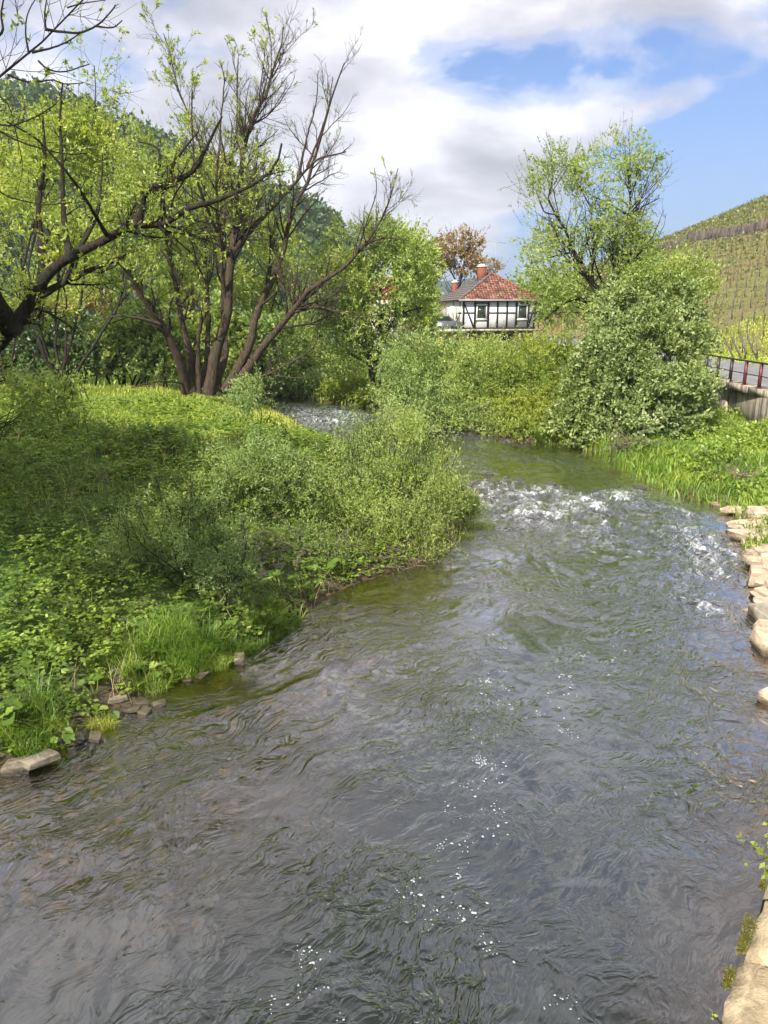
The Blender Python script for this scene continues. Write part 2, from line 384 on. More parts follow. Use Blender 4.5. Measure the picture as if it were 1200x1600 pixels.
M['dark_stone'] = solid('wet_stone', (0.03, 0.028, 0.026), (0.12, 0.10, 0.085), 5, 0.35, 0.6, 14, spec=0.5)
M['moss'] = solid('moss', (0.10, 0.09, 0.015), (0.24, 0.21, 0.04), 30, 1.0, 1.0, 70, bdist=0.02)

# ---------------------------------------------------------------- river course and ground
inner_px = [(60,1190),(130,1150),(200,1110),(300,1060),(370,1035),(460,985),(530,930),(600,905),(690,880),(735,830),(765,790),(705,750),(620,722),(540,700),(490,680),(440,650),(405,636),(330,630)]
outer_px = [(330,610),(415,617),(500,628),(560,636),(600,645),(640,662),(700,672),(800,690),(900,700),(950,715),(990,745),(1040,775),(1130,797),(1150,815),(1155,850),(1165,900),(1180,1000),(1205,1100),(1222,1200)]
inner = np.array([[-16, -2], [-9.5, 3.0], [-5.6, 6.1]] + [gp(*p)[:2].tolist() for p in inner_px] + [[-30, 47], [-90, 60]])
outer = np.array([[-90, 66], [-30, 52.5]] + [gp(*p)[:2].tolist() for p in outer_px] + [[4.05, 6.3], [2.75, 4.2], [1.55, 2.4], [-0.6, -0.4], [-2.4, -2.8]])
poly = np.vstack([inner, outer])
def pdist(x, y, line):
    d = np.full(np.shape(x), 1e9)
    for (ax, ay), (bx, by) in zip(line[:-1], line[1:]):
        ex, ey = bx-ax, by-ay; t = np.clip(((x-ax)*ex+(y-ay)*ey)/(ex*ex+ey*ey), 0, 1)
        d = np.minimum(d, np.hypot(x-ax-t*ex, y-ay-t*ey))
    return d
def inside(x, y, pg):
    r = np.zeros(np.shape(x), bool); n = len(pg)
    for i in range(n):
        (x1, y1), (x2, y2) = pg[i], pg[(i+1) % n]
        if y1 == y2: continue
        c = ((y1 > y) != (y2 > y)) & (x < (x2-x1)*(y-y1)/(y2-y1)+x1); r ^= c
    return r
# retaining wall and road on the right (world metres)
WALL = [np.array(p) for p in ((16.6, 40.5), (16.1, 34.9), (15.8, 30.7), (15.4, 26.0), (14.8, 20.0), (13.0, 12.0), (9.0, 4.0), (5.0, -4.0))]
WALLA = np.array(WALL)
def river_sd(x, y):
    x = np.asarray(x, float); y = np.asarray(y, float)
    di = pdist(x, y, inner); do = pdist(x, y, outer)
    return di, do, inside(x, y, poly)
VX, VS = 26.0, 0.47
def ground(x, y, rough=True):
    x = np.asarray(x, float); y = np.asarray(y, float)
    di, do, ins = river_sd(x, y)
    n = fbm(x*0.35, y*0.35, None, 3, 3) if rough else 0
    n2 = fbm(x*1.6, y*1.6, None, 3, 8) if rough else 0
    left = di < do
    hl = -0.04 + 0.35*sm(0, 0.9, di) + 0.95*sm(0.8, 6.0, di) + 0.35*sm(5, 12, di) + 0.16*n*sm(0.5, 3, di) + 0.05*n2*sm(0, .6, di)
    spit = np.exp(-((x-2.6)**2/7 + (y-21)**2/30)); hl = hl - 0.45*spit*sm(.3, 2, di)
    hr = -0.03 + 0.22*sm(0, 0.7, do) + 0.12*sm(0.6, 4.5, do) + 0.12*n*sm(0.4, 3, do) + 0.05*n2*sm(0, .6, do)
    hr = hr + 0.9*sm(3, 14, do)*sm(36, 48, y)
    # behind the retaining wall the ground is level with the road
    wx = np.interp(y, WALLA[::-1, 1], WALLA[::-1, 0]); beh = (x > wx+1.0) & (y < 40.6)
    hr = np.where(beh, 1.80, hr); hr = np.where((x > wx+0.6) & (y >= 40.6), 1.80, hr)
    h = np.where(left, hl, hr)
    bed = -0.10 - 0.55*sm(0, 2.6, np.minimum(di, do*1.6)) - 0.35*sm(2, 5, np.minimum(di, do)) + 0.07*n2 + 0.08*n
    h = np.where(ins, bed, h)
    far = sm(60, 110, np.hypot(x, y)); h = h*(1-far) + far*1.4
    return h
def vine_hill(x, y):
    cap = 35 - 0.235*(y-189) + 1.2*fbm(x*0.03, y*0.03, None, 2, 4)
    base = VS*(x - VX) + 0.8*fbm(x*0.05, y*0.05, None, 3, 5)
    base = np.where(base < 0, base*1.0, base)
    k = 3.0
    s = -k*np.log(np.exp(-np.clip(base, -30, 90)/k) + np.exp(-np.clip(cap, -30, 90)/k))
    return 1.2 + s

def axis(lo, hi, c0, c1, fine, grow):
    """grid lines: even between c0 and c1, widening outside"""
    a = list(np.arange(c0, c1, fine)); st = fine; v = a[-1]
    while v < hi: st *= grow; v += st; a.append(v)
    st = fine; v = a[0]; b = []
    while v > lo: st *= grow; v -= st; b.append(v)
    return np.array(b[::-1] + a)
def grid_faces(nx, ny, keep=None):
    i, j = np.meshgrid(np.arange(nx-1), np.arange(ny-1), indexing='xy')
    b = j*nx + i; F = np.stack([b, b+1, b+nx+1, b+nx], -1).reshape(-1, 4)
    return F if keep is None else F[keep[F].all(1)]

# ground sheet
gx = axis(-4000, 4000, -16, 22, 0.34, 1.12); gy = axis(-300, 6000, 1.5, 46, 0.34, 1.10)
GX, GY = np.meshgrid(gx, gy); GZ = ground(GX, GY)
m, t, out = mat('ground_soil'); co = wpos(t)
sx = t.new('ShaderNodeSeparateXYZ'); t.l.new(co, sx.inputs[0])
soil = t.ramp(t.noise(co, 5, 8, 0.65), [(0.3, (0.045, 0.034, 0.022)), (0.7, (0.13, 0.10, 0.065))])
green = t.ramp(t.noise(co, 2.2, 8, 0.7), [(0.3, (0.05, 0.095, 0.018)), (0.55, (0.10, 0.17, 0.03)), (0.75, (0.19, 0.23, 0.06))])
gmask = t.ramp(sx.outputs[2], [(0.12, 0.0), (0.45, 1.0)])
dm = t.math('MULTIPLY', gmask, t.ramp(t.noise(co, 0.9, 5, 0.6), [(0.30, 0.35), (0.55, 1.0)]))
land = t.mix(dm, soil, green)
# river bed: cobbles of ochre and brown
v = t.new('ShaderNodeTexVoronoi', Scale=5.5, Randomness=1.0); wv = t.vmath('ADD', co, t.vmath('MULTIPLY', t.noise(co, 2.0, 3, out=1), (0.25, 0.25, 0.1))); t.l.new(wv, v.inputs['Vector'])
vc = t.new('ShaderNodeSeparateColor'); t.l.new(v.outputs['Color'], vc.inputs[0])
bedc = t.ramp(vc.outputs[0], [(0.0, (0.05, 0.035, 0.016)), (0.5, (0.10, 0.062, 0.020)), (0.8, (0.17, 0.115, 0.042)), (1.0, (0.23, 0.17, 0.08))])
bedc = t.mix(t.ramp(v.outputs['Distance'], [(0.35, 0.0), (0.62, 0.9)]), bedc, (0.035, 0.028, 0.015))
bedc = t.mix(t.ramp(t.noise(co, 0.8, 5, 0.6), [(0.42, 0.0), (0.62, 0.85)]), bedc, (0.07, 0.065, 0.02))
c = t.mix(t.ramp(sx.outputs[2], [(0.0, 0.0), (0.06, 1.0)]), bedc, land)
p = t.new('ShaderNodeBsdfPrincipled', Roughness=0.9); p.inputs['Specular IOR Level'].default_value = 0.2; t.l.new(c, p.inputs['Base Color'])
b = t.new('ShaderNodeBump', Strength=0.7, Distance=0.06)
t.l.new(t.math('ADD', t.noise(co, 7, 8, 0.6), t.math('MULTIPLY', v.outputs['Distance'], -0.7)), b.inputs['Height']); t.l.new(b.outputs[0], p.inputs['Normal']); t.l.new(p.outputs[0], out.inputs[0])
M['ground'] = m
tag(link('ground', build_mesh('ground', np.stack([GX, GY, GZ], -1), [grid_faces(len(gx), len(gy))], M['ground'], smooth=True)), 'grassy valley floor and brown river bed', kind='structure')

# ---------------------------------------------------------------- water
ctr = np.array([[-90, 63], [-30, 50], [-14, 45.5], [-8, 42.0], [-3.5, 37.5], [0.5, 33.5], [4.0, 29.5], [6.6, 25.5], [7.5, 22], [6.7, 18], [4.6, 14], [1.6, 10], [-0.8, 7], [-3.5, 3.5], [-7, -1], [-9, -4]])
cl = resample(np.c_[ctr, np.zeros(len(ctr))], 260)[:, :2]
cs = np.r_[0, np.cumsum(np.hypot(*np.diff(cl, axis=0).T))]; ct = nrm(np.gradient(cl, axis=0))
def flowco(x, y):
    sh = x.shape; x = x.ravel(); y = y.ravel(); s = np.empty(len(x)); n = np.empty(len(x))
    for i in range(0, len(x), 20000):
        dx = x[i:i+20000, None]-cl[None, :, 0]; dy = y[i:i+20000, None]-cl[None, :, 1]
        wgt = -(dx*dx+dy*dy)/9.0; wgt = np.exp(wgt - wgt.max(1, keepdims=True)); wgt /= wgt.sum(1, keepdims=True)
        tx = wgt@ct[:, 0]; ty = wgt@ct[:, 1]; mx = wgt@cl[:, 0]; my = wgt@cl[:, 1]; ms = wgt@cs
        ddx = x[i:i+20000]-mx; ddy = y[i:i+20000]-my; s[i:i+20000] = ms+ddx*tx+ddy*ty; n[i:i+20000] = -ddx*ty+ddy*tx
    return s.reshape(sh), n.reshape(sh)
wxa = axis(-95, 30, -7.5, 12.5, 0.05, 1.09)
ya = [2.0]
while ya[-1] < 62: ya.append(ya[-1] + min(0.040 + 0.0050*max(ya[-1]-5, 0), 0.6))
wya = np.array([-6, -3, -1, 0.5] + ya + [66, 72])
WX, WY = np.meshgrid(wxa, wya)
di, do, ins = river_sd(WX, WY)
keep = (ins | (np.minimum(di, do) < 0.7)).ravel()
fs, fn = flowco(WX, WY)
q1 = fbm(WX*0.5, WY*0.5, None, 3, 21); q2 = fbm(WX*0.5+40, WY*0.5, None, 3, 22)
ss, nn_ = fs + 1.5*q1, fn + 1.3*q2
def blobw(px, py, r, sx_=1.0):
    g = gp(px, py); return np.exp(-(((WX-g[0])/(r*sx_))**2 + ((WY-g[1])/r)**2))
rap = 0
for a_ in ((800,768,1.4,1.2),(870,785,1.3,1.0),(840,800,1.3,1.2),(780,790,1.0,1.0),(1010,775,1.0,.9),(960,785,1.2,.9),(1060,805,.9,1.0),(900,820,1.6,.8),(1100,850,.9,.85),(1130,870,.6,1.0),(1120,900,.6,.9),(1060,835,.8,.8),(1100,940,.7,.65),(1110,960,.5,.6),(980,870,1.8,.55),(560,680,2.5,.6),(500,655,3.5,.75),(450,640,3.5,.7),(540,660,2.5,.6),(760,760,.8,.6),(720,775,.6,.5)):
    rap = rap + blobw(a_[0], a_[1], a_[2])*a_[3]
rap = np.clip(rap, 0, 1.3)
lowp = sm(1.5, 4.5, np.minimum(di, do))
ridge = lambda a, b, s: 1-np.abs(fbm(a, b, None, 3, s))*2.4
h1 = fbm(ss*0.55, nn_*1.3, None, 3, 31)
h2 = ridge(ss*0.8+q2, nn_*2.3, 32)
h3 = fbm(ss*2.2, nn_*4.6, None, 3, 33)
h4 = ridge(ss*2.6+h1*2, nn_*5.0, 34)
patch = sm(-0.35, 0.45, fbm(WX*0.28, WY*0.28, None, 2, 41))
WZ = 0.024*h1 + 0.016*h2*(0.4+0.9*patch) + 0.021*h3*(0.25+patch) + 0.010*h4*(0.2+patch)
ch = ridge(ss*1.3, nn_*2.6, 35); ch2 = fbm(ss*4, nn_*6, None, 3, 36)
WZ = WZ*(0.55+0.75*sm(-.25,.3,fbm(WX*.33+9, WY*.33, None, 2, 42)))*(1+0.8*rap) + rap*(0.075*ch + 0.045*ch2 + 0.02)
cal = sm(0.0, 1.0, np.minimum(di, do)); WZ = WZ*(0.35+0.65*cal)
foam = rap*(0.08 + np.clip(0.35*ch + 0.5*ch2 + 0.35*fbm(ss*0.9, nn_*2.6, None, 3, 51), -1, 1.0)) - 0.9*(rap < 0.04) - 0.75*np.exp(-rap*6)
W_ = grid_faces(len(wxa), len(wya), keep)
used = np.unique(W_); remap = -np.ones(len(keep), int); remap[used] = np.arange(len(used))
V = np.stack([WX, WY, WZ], -1).reshape(-1, 3)[used]
m, t, out = mat('river_water'); co = wpos(t)
at_s = t.new('ShaderNodeAttribute', _attribute_name='fs').outputs['Fac']; at_n = t.new('ShaderNodeAttribute', _attribute_name='fn').outputs['Fac']
fo = t.new('ShaderNodeAttribute', _attribute_name='foam').outputs['Fac']; rp = t.new('ShaderNodeAttribute', _attribute_name='rap').outputs['Fac']
cb = t.new('ShaderNodeCombineXYZ'); t.l.new(t.math('MULTIPLY', at_s, 0.55), cb.inputs[0]); t.l.new(at_n, cb.inputs[1])
wv = t.vmath('ADD', cb.outputs[0], t.vmath('MULTIPLY', t.vmath('SUBTRACT', t.noise(co, 0.9, 3, out=1), (0.5, 0.5, 0.5)), (0.9, 0.9, 0)))
b1 = t.noise(wv, 3.0, 4, 0.55, 0.3); b2 = t.noise(wv, 10.0, 3, 0.55, 0.4); b3 = t.noise(co, 26, 3, 0.6, 0.5)
rdg = t.math('ABSOLUTE', t.math('SUBTRACT', t.noise(wv, 5.0, 4, 0.6, 0.9), 0.5))
pt = t.ramp(t.noise(co, 0.33, 3, 0.5), [(0.40, 0.10), (0.60, 1.0)])
def crest(n_, k_):
    r_ = t.math('MAXIMUM', t.math('SUBTRACT', 1.0, t.math('MULTIPLY', t.math('ABSOLUTE', t.math('SUBTRACT', n_, 0.5)), k_)), 0.0); return t.math('POWER', r_, 1.6)
r1 = crest(t.noise(wv, 2.6, 3, 0.5, 0.5), 7.0); r2 = crest(t.noise(t.vmath('ADD', wv, (3.3, 7.1, 0)), 6.5, 3, 0.55, 0.6), 6.0)
sharp = t.math('MULTIPLY', t.math('ADD', t.math('MULTIPLY', r1, 0.34), t.math('MULTIPLY', r2, 0.17)), t.math('ADD', pt, t.math('MULTIPLY', rp, 0.8)))
hh = t.math('ADD', t.math('MULTIPLY', b1, 0.55), t.math('MULTIPLY', t.math('MULTIPLY', b2, 0.26), t.math('ADD', t.math('ADD', pt, 0.15), rp)))
hh = t.math('MULTIPLY', t.math('ADD', hh, sharp), t.math('ADD', t.math('MULTIPLY', pt, 0.65), 0.45))
bp = t.new('ShaderNodeBump', Strength=1.0, Distance=0.062); t.l.new(hh, bp.inputs['Height'])
lw = t.new('ShaderNodeLayerWeight'); lw.inputs['Blend'].default_value = 0.5; t.l.new(bp.outputs[0], lw.inputs['Normal'])
refl = t.ramp(lw.outputs['Facing'], [(0.03, 0.02), (0.14, 0.05), (0.27, 0.165), (0.42, 0.23), (0.62, 0.46), (0.88, 0.94)])
gl = t.new('ShaderNodeBsdfGlossy', Roughness=0.015); t.l.new(bp.outputs[0], gl.inputs['Normal']); gl.inputs[0].default_value = (1, 1, 1, 1)
tp = t.new('ShaderNodeBsdfTransparent'); tp.inputs[0].default_value = (0.70, 0.61, 0.38, 1)
mu = t.new('ShaderNodeBsdfDiffuse'); t.l.new(bp.outputs[0], mu.inputs['Normal'])
dep = t.new('ShaderNodeAttribute', _attribute_name='deep').outputs['Fac']
t.l.new(t.mix(dep, (0.022, 0.016, 0.006), (0.009, 0.014, 0.008)), mu.inputs[0])
body = t.new('ShaderNodeMixShader'); t.l.new(t.math('MULTIPLY_ADD', dep, 0.70, 0.12), body.inputs[0]); t.l.new(tp.outputs[0], body.inputs[1]); t.l.new(mu.outputs[0], body.inputs[2])
wt = t.new('ShaderNodeMixShader'); t.l.new(refl, wt.inputs[0]); t.l.new(body.outputs[0], wt.inputs[1]); t.l.new(gl.outputs[0], wt.inputs[2])
fd = t.new('ShaderNodeBsdfDiffuse'); fd.inputs[0].default_value = (0.62, 0.64, 0.64, 1); t.l.new(bp.outputs[0], fd.inputs['Normal'])
fm = t.math('ADD', fo, t.math('MULTIPLY', t.math('SUBTRACT', t.noise(wv, 11, 8, 0.75, 1.2), 0.5), 3.8))
fmask = t.ramp(fm, [(0.38, 0.0), (0.70, 0.30), (1.25, 0.85)])
# thin bubble strings that the current draws out
fw = t.new('ShaderNodeMixShader'); t.l.new(fmask, fw.inputs[0]); t.l.new(wt.outputs[0], fw.inputs[1]); t.l.new(fd.outputs[0], fw.inputs[2])
t.l.new(fw.outputs[0], out.inputs[0]); M['water'] = m
deep = sm(0.8, 4.5, di + .9*fbm(WX*.5, WY*.5, None, 2, 44))*sm(0.1, 1.2, do)
me = build_mesh('river_water', V, [remap[W_]], M['water'], {'fs': fs.ravel()[used], 'fn': fn.ravel()[used], 'foam': foam.ravel()[used], 'rap': np.clip(rap, 0, 1).ravel()[used], 'deep': deep.ravel()[used]}, smooth=True)
tag(link('river_water', me), 'grey-green river with ripples and white rapids', kind='structure')

# drifting foam flecks
strip = [(790,1000),(770,1080),(760,1190),(735,1240),(770,1280),(700,1370),(690,1420),(760,1470),(800,1530),(860,1570)]
strip = resample(np.array([gp(*p) for p in strip]), 60)
strip2 = resample(np.array([gp(*p) for p in [(1000,990),(940,1020),(900,1060),(880,1100),(850,1150),(800,1200),(740,1260),(690,1330),(690,1400),(680,1440)]]), 60)
strip3 = resample(np.array([gp(*p) for p in [(600,1430),(560,1470),(500,1490),(440,1530),(420,1520),(500,1550),(540,1590)]]), 40)
mb_v = []; mb_f = []
fl = []
for st, n_, w_ in ((strip, 260, 0.15), (strip2, 240, 0.17), (strip3, 50, 0.12)):
    i = (len(st)*np.clip(rng.choice(rng.random(n_//7), n_)+rng.normal(0, .006, n_), 0, .999)).astype(int); cl_ = rng.normal(0, 1, (len(st), 3))*w_; fl.append(st[i] + cl_[i]*np.array([1, 1, 0]) + rng.normal(0, 1, (n_, 3))*np.array([.055, .055, 0]))
fl = np.concatenate(fl); a = np.arange(7)*2*math.pi/7
okf = inside(fl[:, 0], fl[:, 1], poly); fl = fl[okf]
from mathutils.bvhtree import BVHTree
bvh = BVHTree.FromPolygons([Vector(v_) for v_ in V[(V[:, 1] < 16)]][:1], []) if False else None
iy = np.searchsorted(wya, fl[:, 1]); ix = np.searchsorted(wxa, fl[:, 0]); fl[:, 2] = WZ[iy, ix] + 0.004
rr = np.clip(rng.lognormal(-4.95, 0.55, len(fl)), 0.003, 0.018)
ring = np.stack([np.cos(a), np.sin(a)*0.75, a*0], -1)
an = rng.uniform(0, 6.28, len(fl)); ca, sa = np.cos(an)[:, None], np.sin(an)[:, None]
rg = ring[None]*rr[:, None, None]*rng.uniform(0.6, 1.25, (len(fl), 7, 1))
rg = np.stack([rg[..., 0]*ca - rg[..., 1]*sa, rg[..., 0]*sa + rg[..., 1]*ca, rg[..., 2]], -1) + fl[:, None]
top = fl + np.array([0, 0, 0.006]) + np.c_[0*rr, 0*rr, rr*0.3]
FV = np.concatenate([rg, top[:, None]], 1).reshape(-1, 3); b0 = (np.arange(len(fl))*8)[:, None, None]
k = np.arange(7); FF = (b0 + np.stack([k, (k+1) % 7, np.full(7, 7)], -1)[None]).reshape(-1, 3)
M['foam'] = solid('foam_bubbles', (0.28, 0.31, 0.32), (0.48, 0.50, 0.51), 60, 0.6, 0.3, 120, bdist=0.004)
tag(link('foam_flecks', build_mesh('foam_flecks', FV, [FF], M['foam'])), 'white foam flecks drifting on the dark water', kind='stuff')

# ---------------------------------------------------------------- hills
def heightsheet(name, fx, x0, x1, y0, y1, st, matr, label):
    X, Y = np.meshgrid(np.arange(x0, x1+st, st), np.arange(y0, y1+st, st)); Z = fx(X, Y)
    o = link(name, build_mesh(name, np.stack([X, Y, Z], -1), [grid_faces(X.shape[1], X.shape[0])], matr, smooth=True))
    return tag(o, label, kind='structure')
m, t, out = mat('vineyard_soil'); co = wpos(t)
mp = t.new('ShaderNodeMapping'); mp.inputs['Scale'].default_value = (0.25, 1, 0.25); t.l.new(co, mp.inputs[0])
c = t.ramp(t.noise(co, 0.35, 8, 0.7, 0.4), [(0.3, (0.10, 0.10, 0.035)), (0.5, (0.18, 0.18, 0.06)), (0.7, (0.24, 0.215, 0.09))])
c = t.mix(t.ramp(t.noise(mp.outputs[0], 0.11, 5, 0.6), [(0.50, 0.0), (0.60, 0.8)]), c, (0.28, 0.15, 0.08))
wvx = t.new('ShaderNodeTexWave', Scale=0.42, Distortion=0.6, Detail=2.0, _bands_direction='Y'); t.l.new(co, wvx.inputs[0])
c = t.mix(t.ramp(wvx.outputs['Fac'], [(0.45, 0.0), (0.75, 0.55)]), c, (0.24, 0.20, 0.12))
p = t.new('ShaderNodeBsdfDiffuse'); t.l.new(c, p.inputs[0])
b = t.new('ShaderNodeBump', Strength=0.8, Distance=0.5); t.l.new(t.noise(co, 1.5, 8, 0.7), b.inputs['Height']); t.l.new(b.outputs[0], p.inputs['Normal']); t.l.new(p.outputs[0], out.inputs[0])
M['vinesoil'] = m
heightsheet('vineyard_hill', vine_hill, 22, 260, 34, 420, 2.2, M['vinesoil'], 'steep green and brown vineyard hillside')
def forest_h(x, y):
    xn = x*300/np.maximum(y, 120)*0.5 + x*0.5
    e = np.interp(xn, [-620, -400, -250, -150, -103, -68, -50, -19, -5, 10], [125, 112, 90, 76, 66, 50, 43, 28, 9, 0]) + 6*fbm(x*0.012, y*0.012, None, 3, 61)*sm(5, -20, x)
    e = e*sm(135, 290, y)*sm(640, 400, y)
    return e - 2 + 0.0*x
def far_h(x, y):
    return 88*np.exp(-((x-330)/620)**2)*sm(1300, 2000, y)*(1+0.25*fbm(x*0.004, y*0.003, None, 4, 71)) - 5
m, t, out = mat('forest_floor'); co = wpos(t)
c = t.ramp(t.noise(co, 0.12, 8, 0.7), [(0.3, (0.02, 0.04, 0.014)), (0.7, (0.06, 0.095, 0.03))])
p = t.new('ShaderNodeBsdfDiffuse'); t.l.new(c, p.inputs[0]); t.l.new(p.outputs[0], out.inputs[0]); M['forestfloor'] = m
m, t, out = mat('distant_forest'); co = wpos(t)
c = t.ramp(t.noise(co, 0.03, 8, 0.7), [(0.3, (0.02, 0.042, 0.02)), (0.7, (0.07, 0.10, 0.04))])
p = t.new('ShaderNodeBsdfDiffuse'); t.l.new(c, p.inputs[0])
b = t.new('ShaderNodeBump', Strength=1.0, Distance=12.0); t.l.new(t.noise(co, 0.06, 6, 0.7), b.inputs['Height']); t.l.new(b.outputs[0], p.inputs['Normal']); t.l.new(p.outputs[0], out.inputs[0]); M['farforest'] = m
heightsheet('forest_hill', forest_h, -620, 10, 120, 640, 10, M['forestfloor'], 'wooded hill beyond the meadow')
heightsheet('far_hill', far_h, -1500, 2300, 1250, 2700, 40, M['farforest'], 'distant blue wooded ridge')
# wood on the hill: crowns of leaf clumps
n = 4200; fx_ = rng.uniform(-420, -8, n); fy_ = rng.uniform(130, 480, n); fz_ = forest_h(fx_, fy_)
ok = (fz_ > 1.5) & (fx_/fy_ > -.62) & (fy_ < 420); fx_, fy_, fz_ = fx_[ok], fy_[ok], fz_[ok]
near = np.argsort(fy_); Lv = Leaves()
n = len(fx_); per = 64; cr = rng.uniform(3.0, 5.2, n); hh_ = rng.uniform(7, 13, n)
d = nrm(rng.normal(size=(n, per, 3))); d[..., 2] = np.abs(d[..., 2])*1.1 - 0.15
P0 = np.stack([fx_, fy_, fz_ + hh_*0.55], -1)[:, None] + d*np.stack([cr, cr, hh_*0.5], -1)[:, None]*rng.uniform(0.75, 1.08, (n, per, 1))
C = P0.reshape(-1, 3); A, B = leaf_frames(len(C), d.reshape(-1, 3), 1.6, 1.0, 0.9)
T = np.clip(np.repeat(rng.uniform(0.1, 0.9, n), per) + rng.normal(0, 0.13, len(C)), 0, 1)
Lv.add(C, A, B, T)
tag(link('forest', Lv.mesh('forest', M['leaf_forest'])), 'mixed green wood covering the hill', kind='stuff')

# ---------------------------------------------------------------- vineyard: terrace wall, stakes, vines
M['rock'] = solid('terrace_rock', (0.055, 0.045, 0.040), (0.17, 0.135, 0.115), 0.9, 0.95, 1.0, 2.5, c3=(0.22, 0.16, 0.12), bdist=0.4)
M['stake'] = solid('stake_wood', (0.06, 0.05, 0.042), (0.16, 0.135, 0.11), 4, 0.9, 0.2)
wl = resample(np.array([(54, 88, 0), (58.5, 105, 0), (61, 121, 0), (63.5, 147, 0), (65, 173, 0), (64.5, 186, 0)]), 120)
tw = thing('terrace_wall', 'dark brown dry stone terrace wall high up the vineyard hill', 'wall', (wl[0][0], wl[0][1], float(vine_hill(wl[0][0], wl[0][1]))))
def terr(k, off):
    p = wl[k]; t_ = nrm(wl[min(k+1, 119)]-wl[max(k-1, 0)]); nm = np.array([-t_[1], t_[0], 0]); q = p + nm*off; return q
hb = []; zt = []
for k in range(120):
    q = terr(k, 0.0); z0 = float(vine_hill(q[0], q[1])) - 0.6; hb.append(z0)
o0 = np.array(tw.location)
for k in range(119):
    if k % 3 == 2 or True:
        mbx = MB(); a0, a1 = terr(k, 0.25*rng.random()), terr(k+1, 0.25*rng.random()); b0_, b1_ = terr(k, -5), terr(k+1, -5)
        H0 = 2.2 + rng.uniform(-.35, .35); z0 = min(hb[k], hb[k+1])
        lean = nrm(a0-b0_)*-0.3
        mbx.hexa([(*(a0[:2]), z0), (*(a1[:2]), z0), (*(b1_[:2]), z0), (*(b0_[:2]), z0),
                  (*(a0+lean)[:2], z0+H0), (*(a1+lean)[:2], z0+H0), (*(b1_[:2]), z0+H0), (*(b0_[:2]), z0+H0)])
        mbx.v = [tuple(np.array(v_) - o0) for v_ in mbx.v]
        mbx.obj('rock_face', M['rock'], tw)
        if k % 5 == 0:
            mbx = MB(); c0 = terr(k, 0.35); mbx.hexa([(c0[0]-.25, c0[1]-.3, z0-.3), (c0[0]+.25, c0[1]-.3, z0-.3), (c0[0]+.25, c0[1]+.3, z0-.3), (c0[0]-.25, c0[1]+.3, z0-.3),
              (c0[0]+.1, c0[1]-.25, z0+H0+.3), (c0[0]+.7, c0[1]-.25, z0+H0+.3), (c0[0]+.7, c0[1]+.25, z0+H0+.3), (c0[0]+.1, c0[1]+.25, z0+H0+.3)])
            mbx.v = [tuple(np.array(v_) - o0) for v_ in mbx.v]; mbx.obj('buttress', M['rock'], tw)
# stakes in rows running across the slope
sp = []
for row in np.arange(28.5, 104, 2.3):
    yy = np.arange(40, 300, 2.1) + rng.uniform(0, 1.5)
    for y_ in yy:
        x_ = row + rng.normal(0, 0.12)
        if x_/y_ > 0.62 or x_/y_ < 0.24: continue
        sp.append((x_, y_ + rng.normal(0, 0.15)))
sp = np.array(sp)
zz_ = vine_hill(sp[:, 0], sp[:, 1]); cap_ = 35 - 0.235*(sp[:, 1]-189)
okk = (zz_ > 1.9) & (VS*(sp[:, 0]-VX) < cap_+4)
dw = pdist(sp[:, 0], sp[:, 1], wl[:, :2]); okk &= dw > 1.5
sp, zz_ = sp[okk], zz_[okk]
o_ = np.argsort(np.hypot(sp[:, 0], sp[:, 1])); sp, zz_ = sp[o_], zz_[o_]
mbx = MB(); mbx.bar((0, 0, -0.2), (0.02, 0.0, 1.55), 0.065); stake_me = mbx.mesh('vine_stake', M['stake'])
vis = [i for i in range(len(sp)) if sp[i][0]/sp[i][1] < 0.56 and sp[i][0]/sp[i][1] > 0.44][:290]
vs = set(vis)
for i in vis:
    o = link('vine_stake', stake_me, None, (sp[i][0], sp[i][1], zz_[i])); o.rotation_euler = (rng.normal(0, .05), rng.normal(0, .05), rng.uniform(0, 3)); o.scale = (1, 1, rng.uniform(.85, 1.15))
    tag(o, 'weathered wooden stake in the lower vineyard rows on the hillside', 'stake', 'stakes in the vineyard rows')
rest = np.array([i for i in range(len(sp)) if i not in vs])
h_ = rng.uniform(1.1, 1.9, len(rest)); P = np.stack([np.c_[sp[rest], zz_[rest]-.2], np.c_[sp[rest]+rng.normal(0, .07, (len(rest), 2)), zz_[rest]+h_]], 1)
Vt, Ft = tubes(P, np.full((len(rest), 2), 0.04), 3)
tag(link('vineyard_stakes', build_mesh('vineyard_stakes', Vt, [Ft], M['stake'])), 'countless far vineyard stakes up the slope', kind='stuff')
M['vine'] = leafmat('vine_leaf', (0.10, 0.12, 0.03), (0.22, 0.25, 0.06), (0.34, 0.27, 0.13), 0.3, 0.02)
# vines and weeds between
sel = rng.choice(len(sp), 26000); C = np.c_[sp[sel] + rng.normal(0, 1, (26000, 2))*np.array([.25, .9]), zz_[sel] + rng.uniform(0, 1.1, 26000)]
far_ = np.hypot(C[:, 0], C[:, 1]); C[:, 2] = vine_hill(C[:, 0], C[:, 1]) + rng.uniform(0, 1.0, len(C))
A, B = leaf_frames(len(C), np.tile([0, 0, 1.0], (len(C), 1)), 0.20, 0.8, 1.2); f_ = np.clip(far_/70, .6, 3)[:, None]
Lv = Leaves(); Lv.add(C, A*f_, B*f_, np.clip(rng.normal(0.45, .22, len(C)), 0, 1))
tag(link('vine_foliage', Lv.mesh('vine_foliage', M['vine'])), 'young vine shoots and weeds along the rows', kind='stuff')
